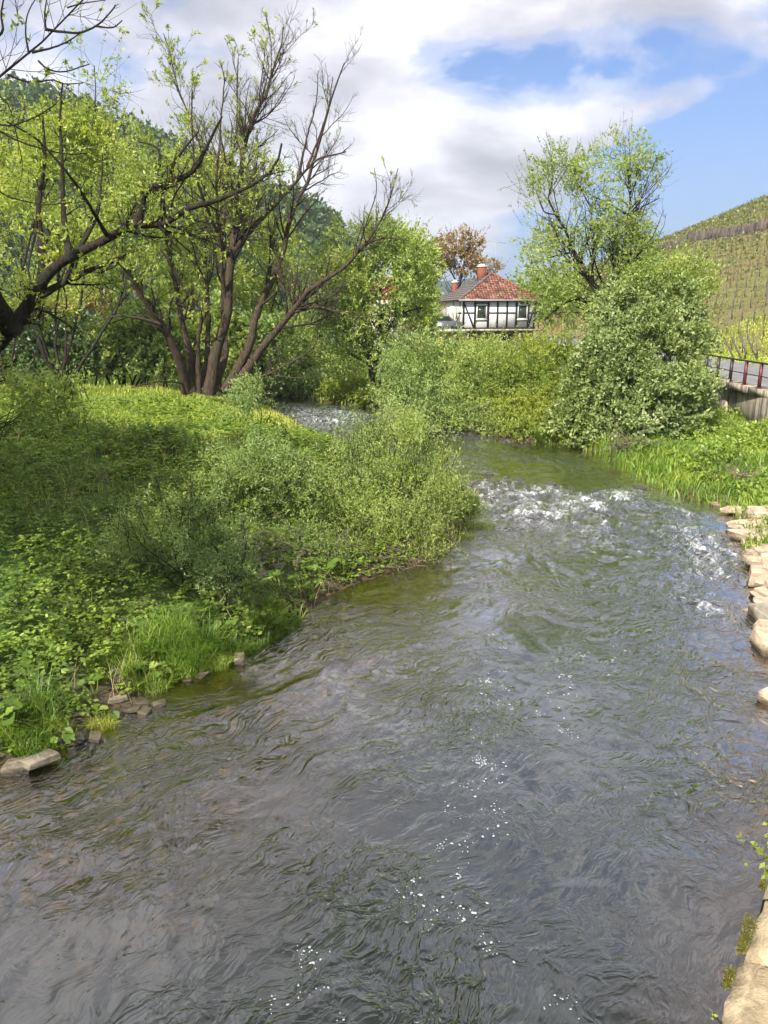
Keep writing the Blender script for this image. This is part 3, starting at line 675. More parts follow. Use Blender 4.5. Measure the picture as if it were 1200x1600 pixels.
# leaning end posts by the road
lean_me = None
for (pa, pb, lab) in (((1131, 526), (1148, 554), 'first leaning end post of the vineyard beside the big bush'), ((1143, 527), (1159, 553), 'second leaning end post of the vineyard from the big bush'),
                 ((1156, 526), (1168, 546), 'third leaning end post, its top against a pale upright stake'), ((1168, 527), (1183, 553), 'fourth leaning end post of the vineyard, farthest from the big bush')):
    a0 = at(pa[0], pa[1], 53); b0_ = at(pb[0], pb[1], 52); g0 = b0_[2]
    mbx = MB(); mbx.bar((0, 0, -0.3), tuple(a0-b0_), 0.08); o = mbx.obj('end_post', M['stake'], None, b0_); tag(o, lab, 'post', 'leaning end posts of the vineyard')
for px_, lab in ((1165, 'pale upright stake between the leaning end posts'), (1183, 'tall grey upright stake past the last leaning post')):
    b0_ = at(px_, 556, 52); a0 = at(px_+1, 520, 52)
    mbx = MB(); mbx.bar((0, 0, -0.2), tuple(a0-b0_), 0.09); tag(mbx.obj('upright_post', M['twig_pale'], None, b0_), lab, 'post')

# ---------------------------------------------------------------- road, retaining wall, railing
M['asphalt'] = solid('asphalt', (0.13, 0.13, 0.135), (0.23, 0.225, 0.22), 3, 0.9, 0.4, 60, c3=(0.27, 0.26, 0.25), bdist=0.01)
m, t, out = mat('stained_concrete'); co = wpos(t)
mp = t.new('ShaderNodeMapping'); mp.inputs['Scale'].default_value = (3, 3, 0.35); t.l.new(co, mp.inputs[0])
c = t.ramp(t.noise(co, 2.5, 8, 0.65), [(0.3, (0.32, 0.265, 0.19)), (0.7, (0.56, 0.48, 0.35))])
c = t.mix(t.ramp(t.noise(mp.outputs[0], 1.4, 6, 0.65), [(0.46, 0.0), (0.60, 0.85)]), c, (0.06, 0.05, 0.042))
c = t.mix(t.ramp(t.noise(mp.outputs[0], 2.9, 4, 0.65), [(0.62, 0.0), (0.68, 0.6)]), c, (0.50, 0.46, 0.38))
p = t.new('ShaderNodeBsdfPrincipled', Roughness=0.9); t.l.new(c, p.inputs['Base Color'])
b = t.new('ShaderNodeBump', Strength=0.6, Distance=0.03); t.l.new(t.noise(co, 12, 8, 0.65), b.inputs['Height']); t.l.new(b.outputs[0], p.inputs['Normal']); t.l.new(p.outputs[0], out.inputs[0])
M['concrete'] = m
M['rail'] = solid('railing_paint', (0.10, 0.018, 0.018), (0.17, 0.03, 0.028), 8, 0.45, 0.1, c3=(0.05, 0.02, 0.018), spec=0.5)
M['rail_shaded'] = solid('railing_shaded_paint', (0.022, 0.014, 0.016), (0.05, 0.028, 0.028), 8, 0.45, 0.1, spec=0.5)  # near-black copy of the railing paint, shade put into its colour
def wx_at(y): return float(np.interp(y, WALLA[::-1, 1], WALLA[::-1, 0]))
ys = np.arange(6, 120, 2.0)
def road_edge(y): return wx_at(min(y, 40)) + 0.42 + max(0, y-40)*0.02
Vr = []
for y_ in ys:
    for f in np.linspace(0, 1, 6):
        Vr.append((road_edge(y_) + f*(6.8), y_, 1.93 + 0.05*math.sin(f*math.pi)))
Vr = np.array(Vr)
tag(link('road', build_mesh('road', Vr, [grid_faces(6, len(ys))], M['asphalt'], smooth=True)), 'pale asphalt road behind the railing', kind='structure')
TOP = 1.96
rw = thing('retaining_wall', 'stained concrete retaining wall with overhanging slab under the road railing', 'wall', (wx_at(31), 31, 0))
def wl_box(nm, y0, y1, off0, off1, z0, z1, mt):
    mbx = MB(); c = []
    for z_ in (z0, z1):
        c += [(wx_at(y0)+off0, y0, z_), (wx_at(y0)+off1, y0, z_), (wx_at(y1)+off1, y1, z_), (wx_at(y1)+off0, y1, z_)]
    mbx.hexa([tuple(np.array(q)-np.array(rw.location)) for q in c]); return mbx.obj(nm, mt, rw)
wl_box('wall_face', 8.0, 40.4, 0.60, 1.7, -0.3, 1.70, M['concrete'])
for (y0, y1) in ((26.2, 31.75), (35.0, 37.4), (18, 23.0), (39.0, 40.3)):
    wl_box('pier', y0, y1, 0.04, 0.60, -0.3, 1.70, M['concrete'])
yy = 8.0
while yy < 40.3:
    y1 = min(yy+2.4, 40.35); wl_box('edge_slab', yy+0.01, y1-0.01, -0.30, 0.42, 1.703, TOP+0.02, M['concrete']); yy = y1
rl = thing('railing', 'dark red steel railing with two rails along the road edge', 'railing', (wx_at(31), 31, TOP))
ro = np.array(rl.location)
py_list = [40.0, 37.9, 36.2, 34.5, 32.85, 31.3, 29.75, 28.2, 26.6, 25.0, 23.4, 21.8]
pm = None
for i, y_ in enumerate(py_list):
    mbx = MB(); x_ = wx_at(y_) - 0.12
    mbx.box(-0.055, 0.055, -0.055, 0.055, 0, 1.02); mbx.box(-0.10, 0.10, -0.10, 0.10, 0.0, 0.03)
    o = mbx.obj('post', M['rail'] if y_ < 33.5 else M['rail_shaded'], rl, (x_-ro[0], y_-ro[1], 0.02))  # farther posts get the copy with shade in its colour
for (z_, w_, nm) in ((1.06, 0.10, 'top_rail'), (0.52, 0.05, 'middle_rail')):
    mbx = MB()
    for a_, b_ in zip(py_list[:-1], py_list[1:]):
        mbx.bar((wx_at(a_)-0.12-ro[0], a_-ro[1], z_), (wx_at(b_)-0.12-ro[0], b_-ro[1], z_), w_, w_*0.7)
    mbx.obj(nm, M['rail_shaded'], rl)

# ---------------------------------------------------------------- half-timbered house
M['plaster'] = solid('white_plaster', (0.70, 0.70, 0.70), (0.82, 0.82, 0.81), 1.5, 0.9, 0.1, 20, c3=(0.62, 0.61, 0.58))
M['cream'] = solid('cream_shaded_plaster', (0.62, 0.56, 0.48), (0.72, 0.67, 0.58), 1.5, 0.9, 0.1, 20)
M['ochre'] = solid('ochre_wall', (0.50, 0.32, 0.08), (0.62, 0.42, 0.13), 1.5, 0.9, 0.2, 20)
M['timber'] = solid('black_timber', (0.012, 0.011, 0.010), (0.035, 0.03, 0.027), 6, 0.8, 0.3, 30)
M['tile'] = solid('clay_tile', (0.20, 0.055, 0.030), (0.42, 0.15, 0.08), 2.2, 0.85, 0.5, 20, c3=(0.10, 0.05, 0.04))
M['slate'] = solid('grey_weathered_tile', (0.09, 0.08, 0.075), (0.20, 0.17, 0.15), 2.2, 0.9, 0.5, 20)
M['brick'] = solid('chimney_brick', (0.17, 0.055, 0.035), (0.27, 0.09, 0.055), 5, 0.9, 0.6, 20)
M['frame'] = solid('window_frame', (0.55, 0.55, 0.53), (0.66, 0.66, 0.64), 5, 0.6, 0.05)
M['metal'] = solid('grey_metal', (0.25, 0.26, 0.27), (0.36, 0.37, 0.38), 5, 0.45, 0.05, spec=0.5)
m, t, out = mat('window_glass'); p = t.new('ShaderNodeBsdfPrincipled', Roughness=0.06); p.inputs['Base Color'].default_value = (0.02, 0.03, 0.02, 1); p.inputs['Specular IOR Level'].default_value = 0.8; t.l.new(p.outputs[0], out.inputs[0]); M['glass'] = m
FLp = at(722, 514, 80.0)
HW, HL, Z0, ZE = 7.9, 12.5, FLp[2], FLp[2] + 3.0
house = thing('half_timbered_house', 'white half-timbered house with red tiled hip roof behind the river bushes', 'house', (FLp[0], FLp[1], 1.0), rz=math.atan2(0.125, 0.992))
z0, ze = Z0 - 1.0, ZE - 1.0                                   # local heights of the upper floor
mbx = MB(); mbx.box(0, HW, 0, HL, z0, ze); mbx.obj('upper_wall', M['plaster'], house)
mbx = MB(); mbx.box(0.15, HW-0.15, 0.1, HL-0.1, -0.3, z0-0.18); mbx.obj('ground_floor', M['ochre'], house)
mbx = MB(); mbx.box(-0.03, 0.0-0.003, 0.15, HL, z0, ze); mbx.obj('side_wall', M['cream'], house)  # cream overlay on this side also holds its weaker light as a darker tone
mbx = MB(); mbx.box(-1.3, HW+1.0, -1.6, 0.3, z0-0.18, z0-0.003); mbx.obj('terrace_slab', M['concrete'], house)
for x_ in (0.3, 5.9, HW+0.6):
    mbx = MB(); mbx.box(x_-.12, x_+.12, -1.4, -1.16, -0.3, z0-0.183); mbx.obj('terrace_post', M['concrete'], house)
mbx = MB(); mbx.box(4.5, 5.4, 0.04, 0.1-.003, 0.2, z0-0.5); mbx.obj('doorway', M['timber'], house)
def beam(x0, x1, za, zb, y=-0.05, dy=0.05):
    mbx = MB(); mbx.box(x0, x1, y, y+dy-0.002, za, zb); return mbx.obj('beam', M['timber'], house)
Hh = ze - z0; sc = HW/7.9
beam(0, HW, z0+0.003, z0+0.14); beam(0, HW, ze-0.22, ze-0.05)
vx_ = [0.10, 1.33, 2.75, 3.75, 4.78, 5.80, 7.10]
vw = [.17, .17, .19, .15, .15, .19, .19]
for x_, w_ in zip(vx_, vw): w_ *= 1.22; beam(x_-w_/2, x_+w_/2, z0+0.14, ze-0.22)
beam(HW-0.2, HW, z0+0.14, ze-0.22)
for (a_, b_) in ((0.19, 1.24), (2.85, 3.67), (3.83, 4.70), (4.86, 5.70), (7.2, HW-.21)): beam(a_, b_, z0+Hh*0.52, z0+Hh*0.52+0.14)
for x_ in (2.04, 6.45):
    beam(x_-0.62, x_+0.62, z0+Hh*0.86-0.02, z0+Hh*0.86+0.12); beam(x_-0.62, x_+0.62, z0+Hh*0.26, z0+Hh*0.26+0.14)
mbx = MB(); mbx.bar((0.22, -0.035, ze-0.55), (1.22, -0.035, z0+0.16), 0.05, 0.17, up=(0, 0, 1)); mbx.obj('brace', M['timber'], house)
mbx = MB(); mbx.bar((HW-0.22, -0.035, ze-0.75), (7.25, -0.035, z0+0.5), 0.05, 0.17); mbx.obj('brace', M['timber'], house)
# side wall timber
for y_ in (1.0, 4.2, 8.2, 12.0):
    mbx = MB(); mbx.box(-0.07, -0.034, y_-.08, y_+.08, z0, ze); mbx.obj('beam', M['timber'], house)
mbx = MB(); mbx.box(-0.07, -0.034, 0.2, 3.2, z0+Hh*.52, z0+Hh*.52+.12); mbx.obj('beam', M['timber'], house)
def window(x0, x1, za, zb, face='front', y=0):
    mbx = MB(); f = 0.11
    if face == 'front':
        for q in ((x0, x1, za, za+f), (x0, x1, zb-f, zb), (x0, x0+f, za+f, zb-f), (x1-f, x1, za+f, zb-f)): mbx.box(q[0], q[1], -0.055, -0.003, q[2], q[3])
        mbx.box(x0-.06, x1+.06, -0.10, -0.003, za-0.07, za-0.003)
        o = mbx.obj('window', M['frame'], house); g = MB(); g.box(x0+f, x1-f, -0.03, -0.004, za+f, zb-f); g.obj('pane', M['glass'], o)
    else:
        for q in ((x0, x1, za, za+f), (x0, x1, zb-f, zb), (x0, x0+f, za+f, zb-f), (x1-f, x1, za+f, zb-f)): mbx.box(-0.10, -0.034, q[0], q[1], q[2], q[3])
        o = mbx.obj('window', M['frame'], house); g = MB(); g.box(-0.07, -0.035, x0+f, x1-f, za+f, zb-f); g.obj('pane', M['glass'], o)
window(1.50, 2.60, z0+Hh*0.32, z0+Hh*0.83); window(5.92, 7.0, z0+Hh*0.32, z0+Hh*0.83)
window(2.0, 2.9, z0+0.9, z0+2.2, 'side'); window(6.2, 7.1, z0+0.9, z0+2.2, 'side')
# roof
ov = 0.45; rz = ze + 2.75; rx = HW*0.50; ry0, ry1 = 3.6, HL-3.6
E = [(-ov, -ov, ze-0.08), (HW+ov, -ov, ze-0.08), (HW+ov, HL+ov, ze-0.08), (-ov, HL+ov, ze-0.08)]
A_, B_ = (rx, ry0, rz), (rx, ry1, rz)
mbx = MB(); mbx.quad(E[0], E[1], A_); mbx.quad(E[2], E[3], B_); mbx.quad(E[1], E[2], B_, A_); mbx.quad(E[3], E[0], A_, B_)
mbx.quad(E[3], E[2], E[1], E[0])
roof = mbx.obj('roof', M['slate'], house)
def tiles(c0, c1, apex_pts, matr, nm, tw_=0.30, th=0.34):
    """rows of tiles between the eave c0-c1 and the upper edge"""
    c0, c1 = np.array(c0), np.array(c1); u = nrm(c1-c0); W_e = np.linalg.norm(c1-c0)
    top = np.array(apex_pts[0]); nrml = nrm(np.cross(u, top-c0)); vdir = np.cross(nrml, u); Hs = (top-c0)@vdir
    ul = [(np.array(q)-c0)@u for q in apex_pts]; rows = int(Hs/th); mbx = MB()
    for r_ in range(rows):
        v0 = r_*th; f = v0/Hs; f2 = min((v0+th)/Hs, 1)
        l0, r0 = min(ul)*f, W_e + (max(ul)-W_e)*f; l1, r1 = min(ul)*f2, W_e+(max(ul)-W_e)*f2
        x = l0
        while x < r0-0.05:
            x2 = min(x+tw_-0.02, r0); j = rng.uniform(0, 0.02)
            xa, xb = max(x, l1-0.0), min(x2, r1)
            if xb <= xa: xa = xb = (x+x2)/2
            lo, hi = 0.075+j, 0.02+j*.5
            P = [c0+u*x+vdir*(v0-.03)+nrml*lo*.3, c0+u*x2+vdir*(v0-.03)+nrml*lo*.3, c0+u*xb+vdir*(v0+th)+nrml*.004, c0+u*xa+vdir*(v0+th)+nrml*.004,
                 c0+u*x+vdir*(v0-.03)+nrml*lo, c0+u*x2+vdir*(v0-.03)+nrml*lo, c0+u*xb+vdir*(v0+th)+nrml*hi, c0+u*xa+vdir*(v0+th)+nrml*hi]
            mbx.hexa(P); x += tw_
    o = mbx.obj(nm, matr, house); o['kind'] = 'stuff'; return o
m, t, out = mat('roof_tile_red'); co = objco(t)
rnd_ = t.new('ShaderNodeNewGeometry').outputs['Random Per Island']
c = t.ramp(rnd_, [(0.0, (0.07, 0.032, 0.024)), (0.3, (0.17, 0.065, 0.042)), (0.75, (0.25, 0.10, 0.065)), (1.0, (0.33, 0.19, 0.13))])
p = t.new('ShaderNodeBsdfPrincipled', Roughness=0.85); t.l.new(c, p.inputs['Base Color']); t.l.new(p.outputs[0], out.inputs[0]); M['tile_red'] = m
tiles(E[0], E[1], [A_], M['tile_red'], 'roof_tiles')
tiles(E[3], E[0], [B_, A_], M['slate'], 'grey_roof_tiles', 0.4, 0.45)
mbx = MB()                                                     # hip and ridge caps
def caps(a, b, nm='ridge_tile'):
    a, b = np.array(a), np.array(b); n_ = int(np.linalg.norm(b-a)/0.42)
    for i in range(n_):
        p0 = a+(b-a)*(i/n_); p1 = a+(b-a)*((i+1.08)/n_)
        q = MB(); q.bar(p0+np.array([0, 0, .10]), p1+np.array([0, 0, .06]), 0.24, 0.13); q.obj(nm, M['slate'] if nm == 'hip_tile' else M['tile'], house)
caps(E[0], A_, 'hip_tile'); caps(E[1], A_, 'ridge_tile'); caps(A_, B_, 'ridge_tile')
mbx = MB(); mbx.box(-ov-.08, HW+ov+.08, -ov-.12, -ov-0.003, ze-0.17, ze-0.03); mbx.obj('gutter', M['metal'], house)
for (cx_, cy_, w_, h0_, h1_) in ((rx-0.75, 5.0, 0.85, rz-1.0, rz+0.75), (rx-2.6, 10.2, 0.6, rz-2.6, rz-0.7)):
    mbx = MB(); mbx.box(cx_-w_/2, cx_+w_/2, cy_-w_/2, cy_+w_/2, h0_, h1_); ch_ = mbx.obj('chimney', M['brick'], house)
    q = MB(); q.box(cx_-w_/2-.07, cx_+w_/2+.07, cy_-w_/2-.07, cy_+w_/2+.07, h1_+.002, h1_+.12); q.box(cx_-w_*.3, cx_+w_*.3, cy_-w_*.3, cy_+w_*.3, h1_+.122, h1_+.3); q.obj('chimney_cap', M['plaster'], ch_)
ant = thing('roof_antenna', 'tall thin television antenna mast above the red roof', 'antenna', (0, 0, 0)); ant.parent = None
ax_, ay_ = house.matrix_basis @ Vector((rx+0.7, ry0+1.2, rz-0.4)), None
ant.location = ax_
mbx = MB(); mbx.box(-0.03, 0.03, -0.03, 0.03, 0, 3.9); mbx.obj('mast', M['metal'], ant)
mbx = MB(); mbx.bar((-0.9, 0, 3.85), (1.0, 0.1, 3.62), 0.04); mbx.obj('boom', M['metal'], ant)
for k in range(6):
    mbx = MB(); x_ = -0.85+k*0.36; z_ = 3.85-0.12*(x_+.9); mbx.bar((x_, -0.35, z_+.03), (x_, 0.35, z_+.03), 0.02); mbx.obj('rod', M['metal'], ant)
# satellite dish on the side wall
dish = thing('satellite_dish', 'round white satellite dish on the cream side wall', 'satellite dish', house.matrix_basis @ Vector((-0.9, 0.9, z0+Hh*.62)))
pts = []; nr, na = 4, 14
for i in range(nr+1):
    for j in range(na): r_ = 0.48*i/nr; a_ = j*2*math.pi/na; pts.append((r_*math.cos(a_), -0.12+0.5*r_*r_, r_*math.sin(a_)))
F = [[i*na+j, i*na+(j+1) % na, (i+1)*na+(j+1) % na, (i+1)*na+j] for i in range(nr) for j in range(na)]
link('reflector', build_mesh('reflector', np.array(pts), [np.array(F)], M['cream'], smooth=True), dish)
mbx = MB(); mbx.bar((0, -0.1, -0.45), (0, -0.5, 0.0), 0.03); mbx.bar((0, 0, 0), (0.85, 0.1, -.1), 0.05); mbx.obj('arm', M['metal'], dish)
# neighbouring house mostly behind the river tree, and the carport with cars beside the big one
n2 = at(612, 520, 92); nh = thing('rendered_house', 'pale pink rendered house with low gable glimpsed behind the river tree', 'house', (n2[0], n2[1], 1.2), rz=0.2)
M['pink'] = solid('pale_render', (0.60, 0.50, 0.46), (0.70, 0.62, 0.58), 1.5, 0.9, 0.1, 20)
mbx = MB(); mbx.box(-3.5, 4.5, 0, 9, -0.3, 5.4); mbx.obj('wall', M['pink'], nh)
mbx = MB(); mbx.quad((-4, -.5, 5.3), (0.5, -.5, 8.2), (0.5, 9.5, 8.2), (-4, 9.5, 5.3)); mbx.quad((0.5, -.5, 8.2), (5, -.5, 5.3), (5, 9.5, 5.3), (0.5, 9.5, 8.2)); mbx.quad((-3.5, -0.004, 5.4), (4.5, -0.004, 5.4), (0.5, -0.004, 8.0)); mbx.obj('roof', M['tile'], nh)
for x_ in (-1.8, 1.4):
    mbx = MB(); mbx.box(x_, x_+1.1, -0.06, -0.003, 3.2, 4.5); f_ = mbx.obj('window', M['frame'], nh); q = MB(); q.box(x_+.1, x_+1.0, -0.08, -0.063, 3.3, 4.4); q.obj('pane', M['glass'], f_)
cp = at(672, 524, 76); gr = thing('garage', 'low ochre garage with flat roof edge left of the white house', 'garage', (cp[0]-1.2, cp[1], 1.0))
mbx = MB(); mbx.box(0, 4.6, 0, 4.5, -0.2, cp[2]-1.0+0.35); mbx.obj('wall', M['ochre'], gr)
mbx = MB(); mbx.box(-0.3, 4.9, -0.5, 4.7, cp[2]-1.0+0.353, cp[2]-1.0+0.55); mbx.obj('flat_roof', M['pink'], gr)
for i, x_ in enumerate((0.4, 2.5)):
    mbx = MB(); mbx.box(x_, x_+1.6, -0.05, -0.003, 0.1, cp[2]-1.0-0.1); mbx.obj('garage_door', M['timber'], gr)
M['carpaint'] = solid('car_paint', (0.05, 0.055, 0.06), (0.09, 0.095, 0.10), 1, 0.25, 0.0, spec=0.6)
car = thing('parked_car', 'dark car parked on the flat roof terrace left of the white house', 'car', (cp[0]+1.4, cp[1]+2.4, cp[2]+0.553))
prof = [(-2.0, .28), (-1.95, .65), (-1.2, .8), (-0.7, 1.3), (0.6, 1.33), (1.2, .85), (1.95, .72), (2.05, .3)]
mbx = MB(); V0 = [(x_, -.8, z_) for x_, z_ in prof] + [(x_, .8, z_) for x_, z_ in prof]; mbx.v = V0
for i in range(7): mbx.q.append([i, i+1, i+9, i+8])
for a_ in range(1, 7, 1): mbx.t += [[0, a_+1, a_], [8, 8+a_, 8+a_+1]]
mbx.obj('body', M['carpaint'], car)
for sy in (-.81, .81):
    mbx = MB(); mbx.quad((-0.95, sy, .85), (0.95, sy, .85), (0.55, sy, 1.25), (-0.62, sy, 1.25)); mbx.obj('side_window', M['glass'], car)
a = np.arange(12)*2*math.pi/12
for x_ in (-1.25, 1.25):
    for sy in (-.78, .62):
        c0 = np.stack([x_+.31*np.cos(a), 0*a+sy, .31+.31*np.sin(a)], 1); c1 = c0+np.array([0, .18, 0]); k = np.arange(12)
        Fq = np.stack([k, (k+1) % 12, 12+(k+1) % 12, 12+k], 1); V_ = np.vstack([c0, c1, [[x_, sy, .31], [x_, sy+.18, .31]]])
        Ft = np.vstack([np.stack([(k+1) % 12, k, k*0+24], 1), np.stack([12+k, 12+(k+1) % 12, k*0+25], 1)])
        link('wheel', build_mesh('wheel', V_, [Fq, Ft], M['timber']), car)

# ---------------------------------------------------------------- stones
import bmesh
def rock_mesh(dx, dy, dz, seed, rough=0.08):
    """split stone with crisp planar faces: hull of a jittered slab with broken corners"""
    r = np.random.default_rng(seed); pts = []
    for sx_ in (-1, 1):
        for sy_ in (-1, 1):
            for sz_ in (-1, 1):
                c_ = np.array([sx_, sy_, sz_])*(1-r.uniform(0, .18, 3))
                if r.random() < .45:                       # chipped corner: replaced by three points near it
                    for ax in range(3): q = c_.copy(); q[ax] *= 1-r.uniform(.15, .45); pts.append(q)
                else: pts.append(c_)
    for _ in range(4):
        q = r.uniform(-.8, .8, 3); q[r.integers(0, 2)] = r.choice([-1, 1])*r.uniform(.95, 1.1); pts.append(q)
    v = np.array(pts); v[:, 0] += r.uniform(-.25, .25)*v[:, 1]; v[:, 1] += r.uniform(-.2, .2)*v[:, 0]; v[:, 2] += r.uniform(-.12, .12)*v[:, 0]
    v *= np.array([dx, dy, dz])/2
    bm = bmesh.new()
    for p in v: bm.verts.new(p)
    h = bmesh.ops.convex_hull(bm, input=bm.verts); bmesh.ops.delete(bm, geom=[g for g in h['geom_interior'] if isinstance(g, bmesh.types.BMVert)], context='VERTS')
    bmesh.ops.dissolve_limit(bm, angle_limit=R(9), verts=bm.verts, edges=bm.edges)
    bmesh.ops.bevel(bm, geom=list(bm.edges), offset=min(dx, dy, dz)*.05, segments=1, affect='EDGES')
    me = bpy.data.meshes.new('stone'); bm.to_mesh(me); bm.free(); return me
def stone(nm, pos, dims, rz, label, cat='stone', matr=None, tilt=0.0, group=None, seed=1, rough=0.08):
    me = rock_mesh(*dims, seed, rough); me.materials.append(matr or M['sand'])
    o = link(nm, me, None, pos); o.rotation_euler = (tilt*rng.normal(), tilt*rng.normal(), rz); return tag(o, label, cat, group)
RV = [ # px, py, z of centre, length, width, height, rot, label
 (1196, 806, .30, 1.5, .9, .50, .10, 'topmost sandstone block of the right bank, just below the grass'),
 (1186, 825, .12, 2.1, .7, .30, .05, 'long thin sandstone slab jutting farthest into the river'),
 (1188, 842, .14, 1.6, 1.1, .34, .25, 'flat pale slab just below the long jutting slab'),
 (1196, 868, .22, 1.0, .7, .45, .1, 'upright brown block with a dark cavity at its left end'),
 (1190, 884, .08, .85, .7, .38, -.3, 'rounded triangular boulder above the big squared block'),
 (1190, 902, .16, 1.2, .62, .50, .02, 'big squared block with dark shaded front face at the water'),
 (1192, 930, .10, .9, .6, .34, .45, 'tilted pointed slab below the squared block'),
 (1163, 957, .0, .45, .3, .18, .3, 'small reddish stone washed by the river'),
 (1190, 962, .12, .85, .7, .30, .15, 'weathered grey-brown flat rock behind the small reddish stone'),
 (1196, 985, .18, .9, .35, .30, .12, 'narrow pale sandstone block above the large lit slab'),
 (1196, 1005, .14, .78, .75, .40, .15, 'large smooth orange lit slab at the edge of the river'),
 (1197, 1092, .10, .5, .45, .34, .6, 'pale tilted boulder standing alone farther down the bank'),
 (1200, 1053, .02, .3, .25, .14, .2, 'small pale stone half under water between slab and lone boulder'),
 (1203, 1125, .0, .35, .3, .15, .2, 'low brown stone at the foot of the lone tilted boulder'),
 (1140, 797, .04, .7, .45, .2, .3, 'flat brown stone at the foot of the grass'),
 (1112, 791, .02, .6, .4, .16, -.2, 'low brown stone left of the flat brown one under the grass')]
for i, (px_, py_, z_, L_, w_, h_, rz_, lab) in enumerate(RV):
    p = gp(px_, py_, z_); tl = .06
    stone('river_stone', (p[0]+L_*0.12+.22, p[1]+w_*0.2, z_*.8), (L_, w_*.85, h_*.75), rz_, lab, matr=M['sand'] if i not in (7, 8) else M['bank_stone'], tilt=tl, seed=i*7+3)
# more blocks of the revetment climbing the bank behind
k = 0
for d_ in (0.9, 1.7):
    for y_ in np.arange(8.4, 18.5, 1.05):
        ox = np.interp(y_, outer[::-1, 1], outer[::-1, 0]) + d_ + rng.uniform(-.1, .2)
        if ox/y_ > 0.60: continue
        stone('river_stone', (ox, y_, 0.06+0.12*d_), (rng.uniform(.8, 1.2), rng.uniform(.5, .8), .26), rng.uniform(-.3, .3), 'sandstone block higher on the right bank behind the waterside row', group='blocks of the revetment behind the waterside row', tilt=.07, seed=200+k); k += 1
for i, y_ in enumerate(np.arange(9.0, 18.6, .52)):
    ox = np.interp(y_, outer[::-1, 1], outer[::-1, 0]) + rng.uniform(.12, .5)
    stone('flat_stone', (ox+.22, y_, rng.uniform(.03, .16)), (rng.uniform(.5, 1.0), rng.uniform(.3, .5), rng.uniform(.08, .15)), rng.uniform(-.4, .4), 'thin flat sandstone slab wedged between the larger waterside blocks of the right bank', group='thin slabs wedged between the right bank blocks', tilt=.06, seed=700+i)
# left shore
LS = [(62, 1187, .10, .36, .20, .09, .75, 'grey squared slab tilted into the water at the left bank', 'shore'),
 (30, 1197, .04, .34, .24, .12, .2, 'buff stone half hidden by butterbur left of the grey slab', 'shore'),
 (112, 1155, .05, .30, .2, .08, .5, 'pale wet stone just behind the grey slab', 'shore'),
 (92, 1150, .05, .22, .16, .06, .1, 'small flat stone in the shallow cove behind the pale wet one', 'shore'),
 (105, 1138, .05, .18, .12, .05, .9, 'small light stone in the middle of the shallow cove', 'shore'),
 (88, 1122, .07, .32, .14, .06, .3, 'long thin slate at the back of the shallow cove', 'shore'),
 (120, 1114, .09, .34, .16, .06, .2, 'brown slate under the grass edge of the cove', 'shore'),
 (185, 1092, .06, .26, .14, .07, .4, 'pale pointed stone at the water beside the small grass clump', 'shore'),
 (210, 1108, .02, .16, .12, .05, .1, 'little tan stone awash right of the small grass clump', 'shore'),
 (285, 1050, .03, .34, .14, .06, .2, 'grey slate at the waterline left of the sunlit grass tussock', 'shore'),
 (374, 1030, .04, .16, .26, .14, .1, 'upright buff stone at the tip of the sunlit grass tussock', 'shore'),
 (418, 647, .12, 1.0, .7, .5, .3, 'dark round boulder at the far water edge near the big willow', 'dark_stone')]
for i, (px_, py_, z_, L_, w_, h_, rz_, lab, mm) in enumerate(LS):
    p = gp(px_, py_, z_); stone('shore_stone', p, (L_, w_, h_), rz_, lab, matr=M[mm], tilt=.10, seed=90+i*5, rough=.10)
for i in range(46):                                            # pebbles of the cove
    p = gp(rng.uniform(45, 240), 0, 0); yy_ = rng.uniform(0, 1)
    t_ = rng.uniform(0, 1); a0, b0_ = inner[3], inner[6]; q = a0*(1-t_)+b0_*t_ + rng.normal(0, .18, 2)+np.array([-.12, .12])
    s_ = rng.uniform(.07, .17); stone('cove_stone', (q[0], q[1], -0.02+rng.uniform(-.03, .04)), (s_*1.3, s_, s_*.4), rng.uniform(0, 3), 'small flat stone among many in the shallow cove at the left shore', group='small stones in the shallow cove', matr=M['shore'], tilt=.12, seed=300+i)
for i, (px_, py_) in enumerate(((762,752),(775,765),(790,745),(812,752),(752,770),(770,778),(795,770),(818,785),(786,792),(1000,762),(1012,770),(985,768),(858,758),(740,758),(805,800),(765,740))):
    p = gp(px_, py_, .03); s_ = rng.uniform(.16, .34); stone('rapids_stone', (p[0], p[1], .0), (s_*1.3, s_, s_*.6), rng.uniform(0, 3), 'dark wet stone breaking the surface of the rapids', group='wet stones in the rapids', matr=M['dark_stone'], tilt=.2, seed=400+i, rough=.12)

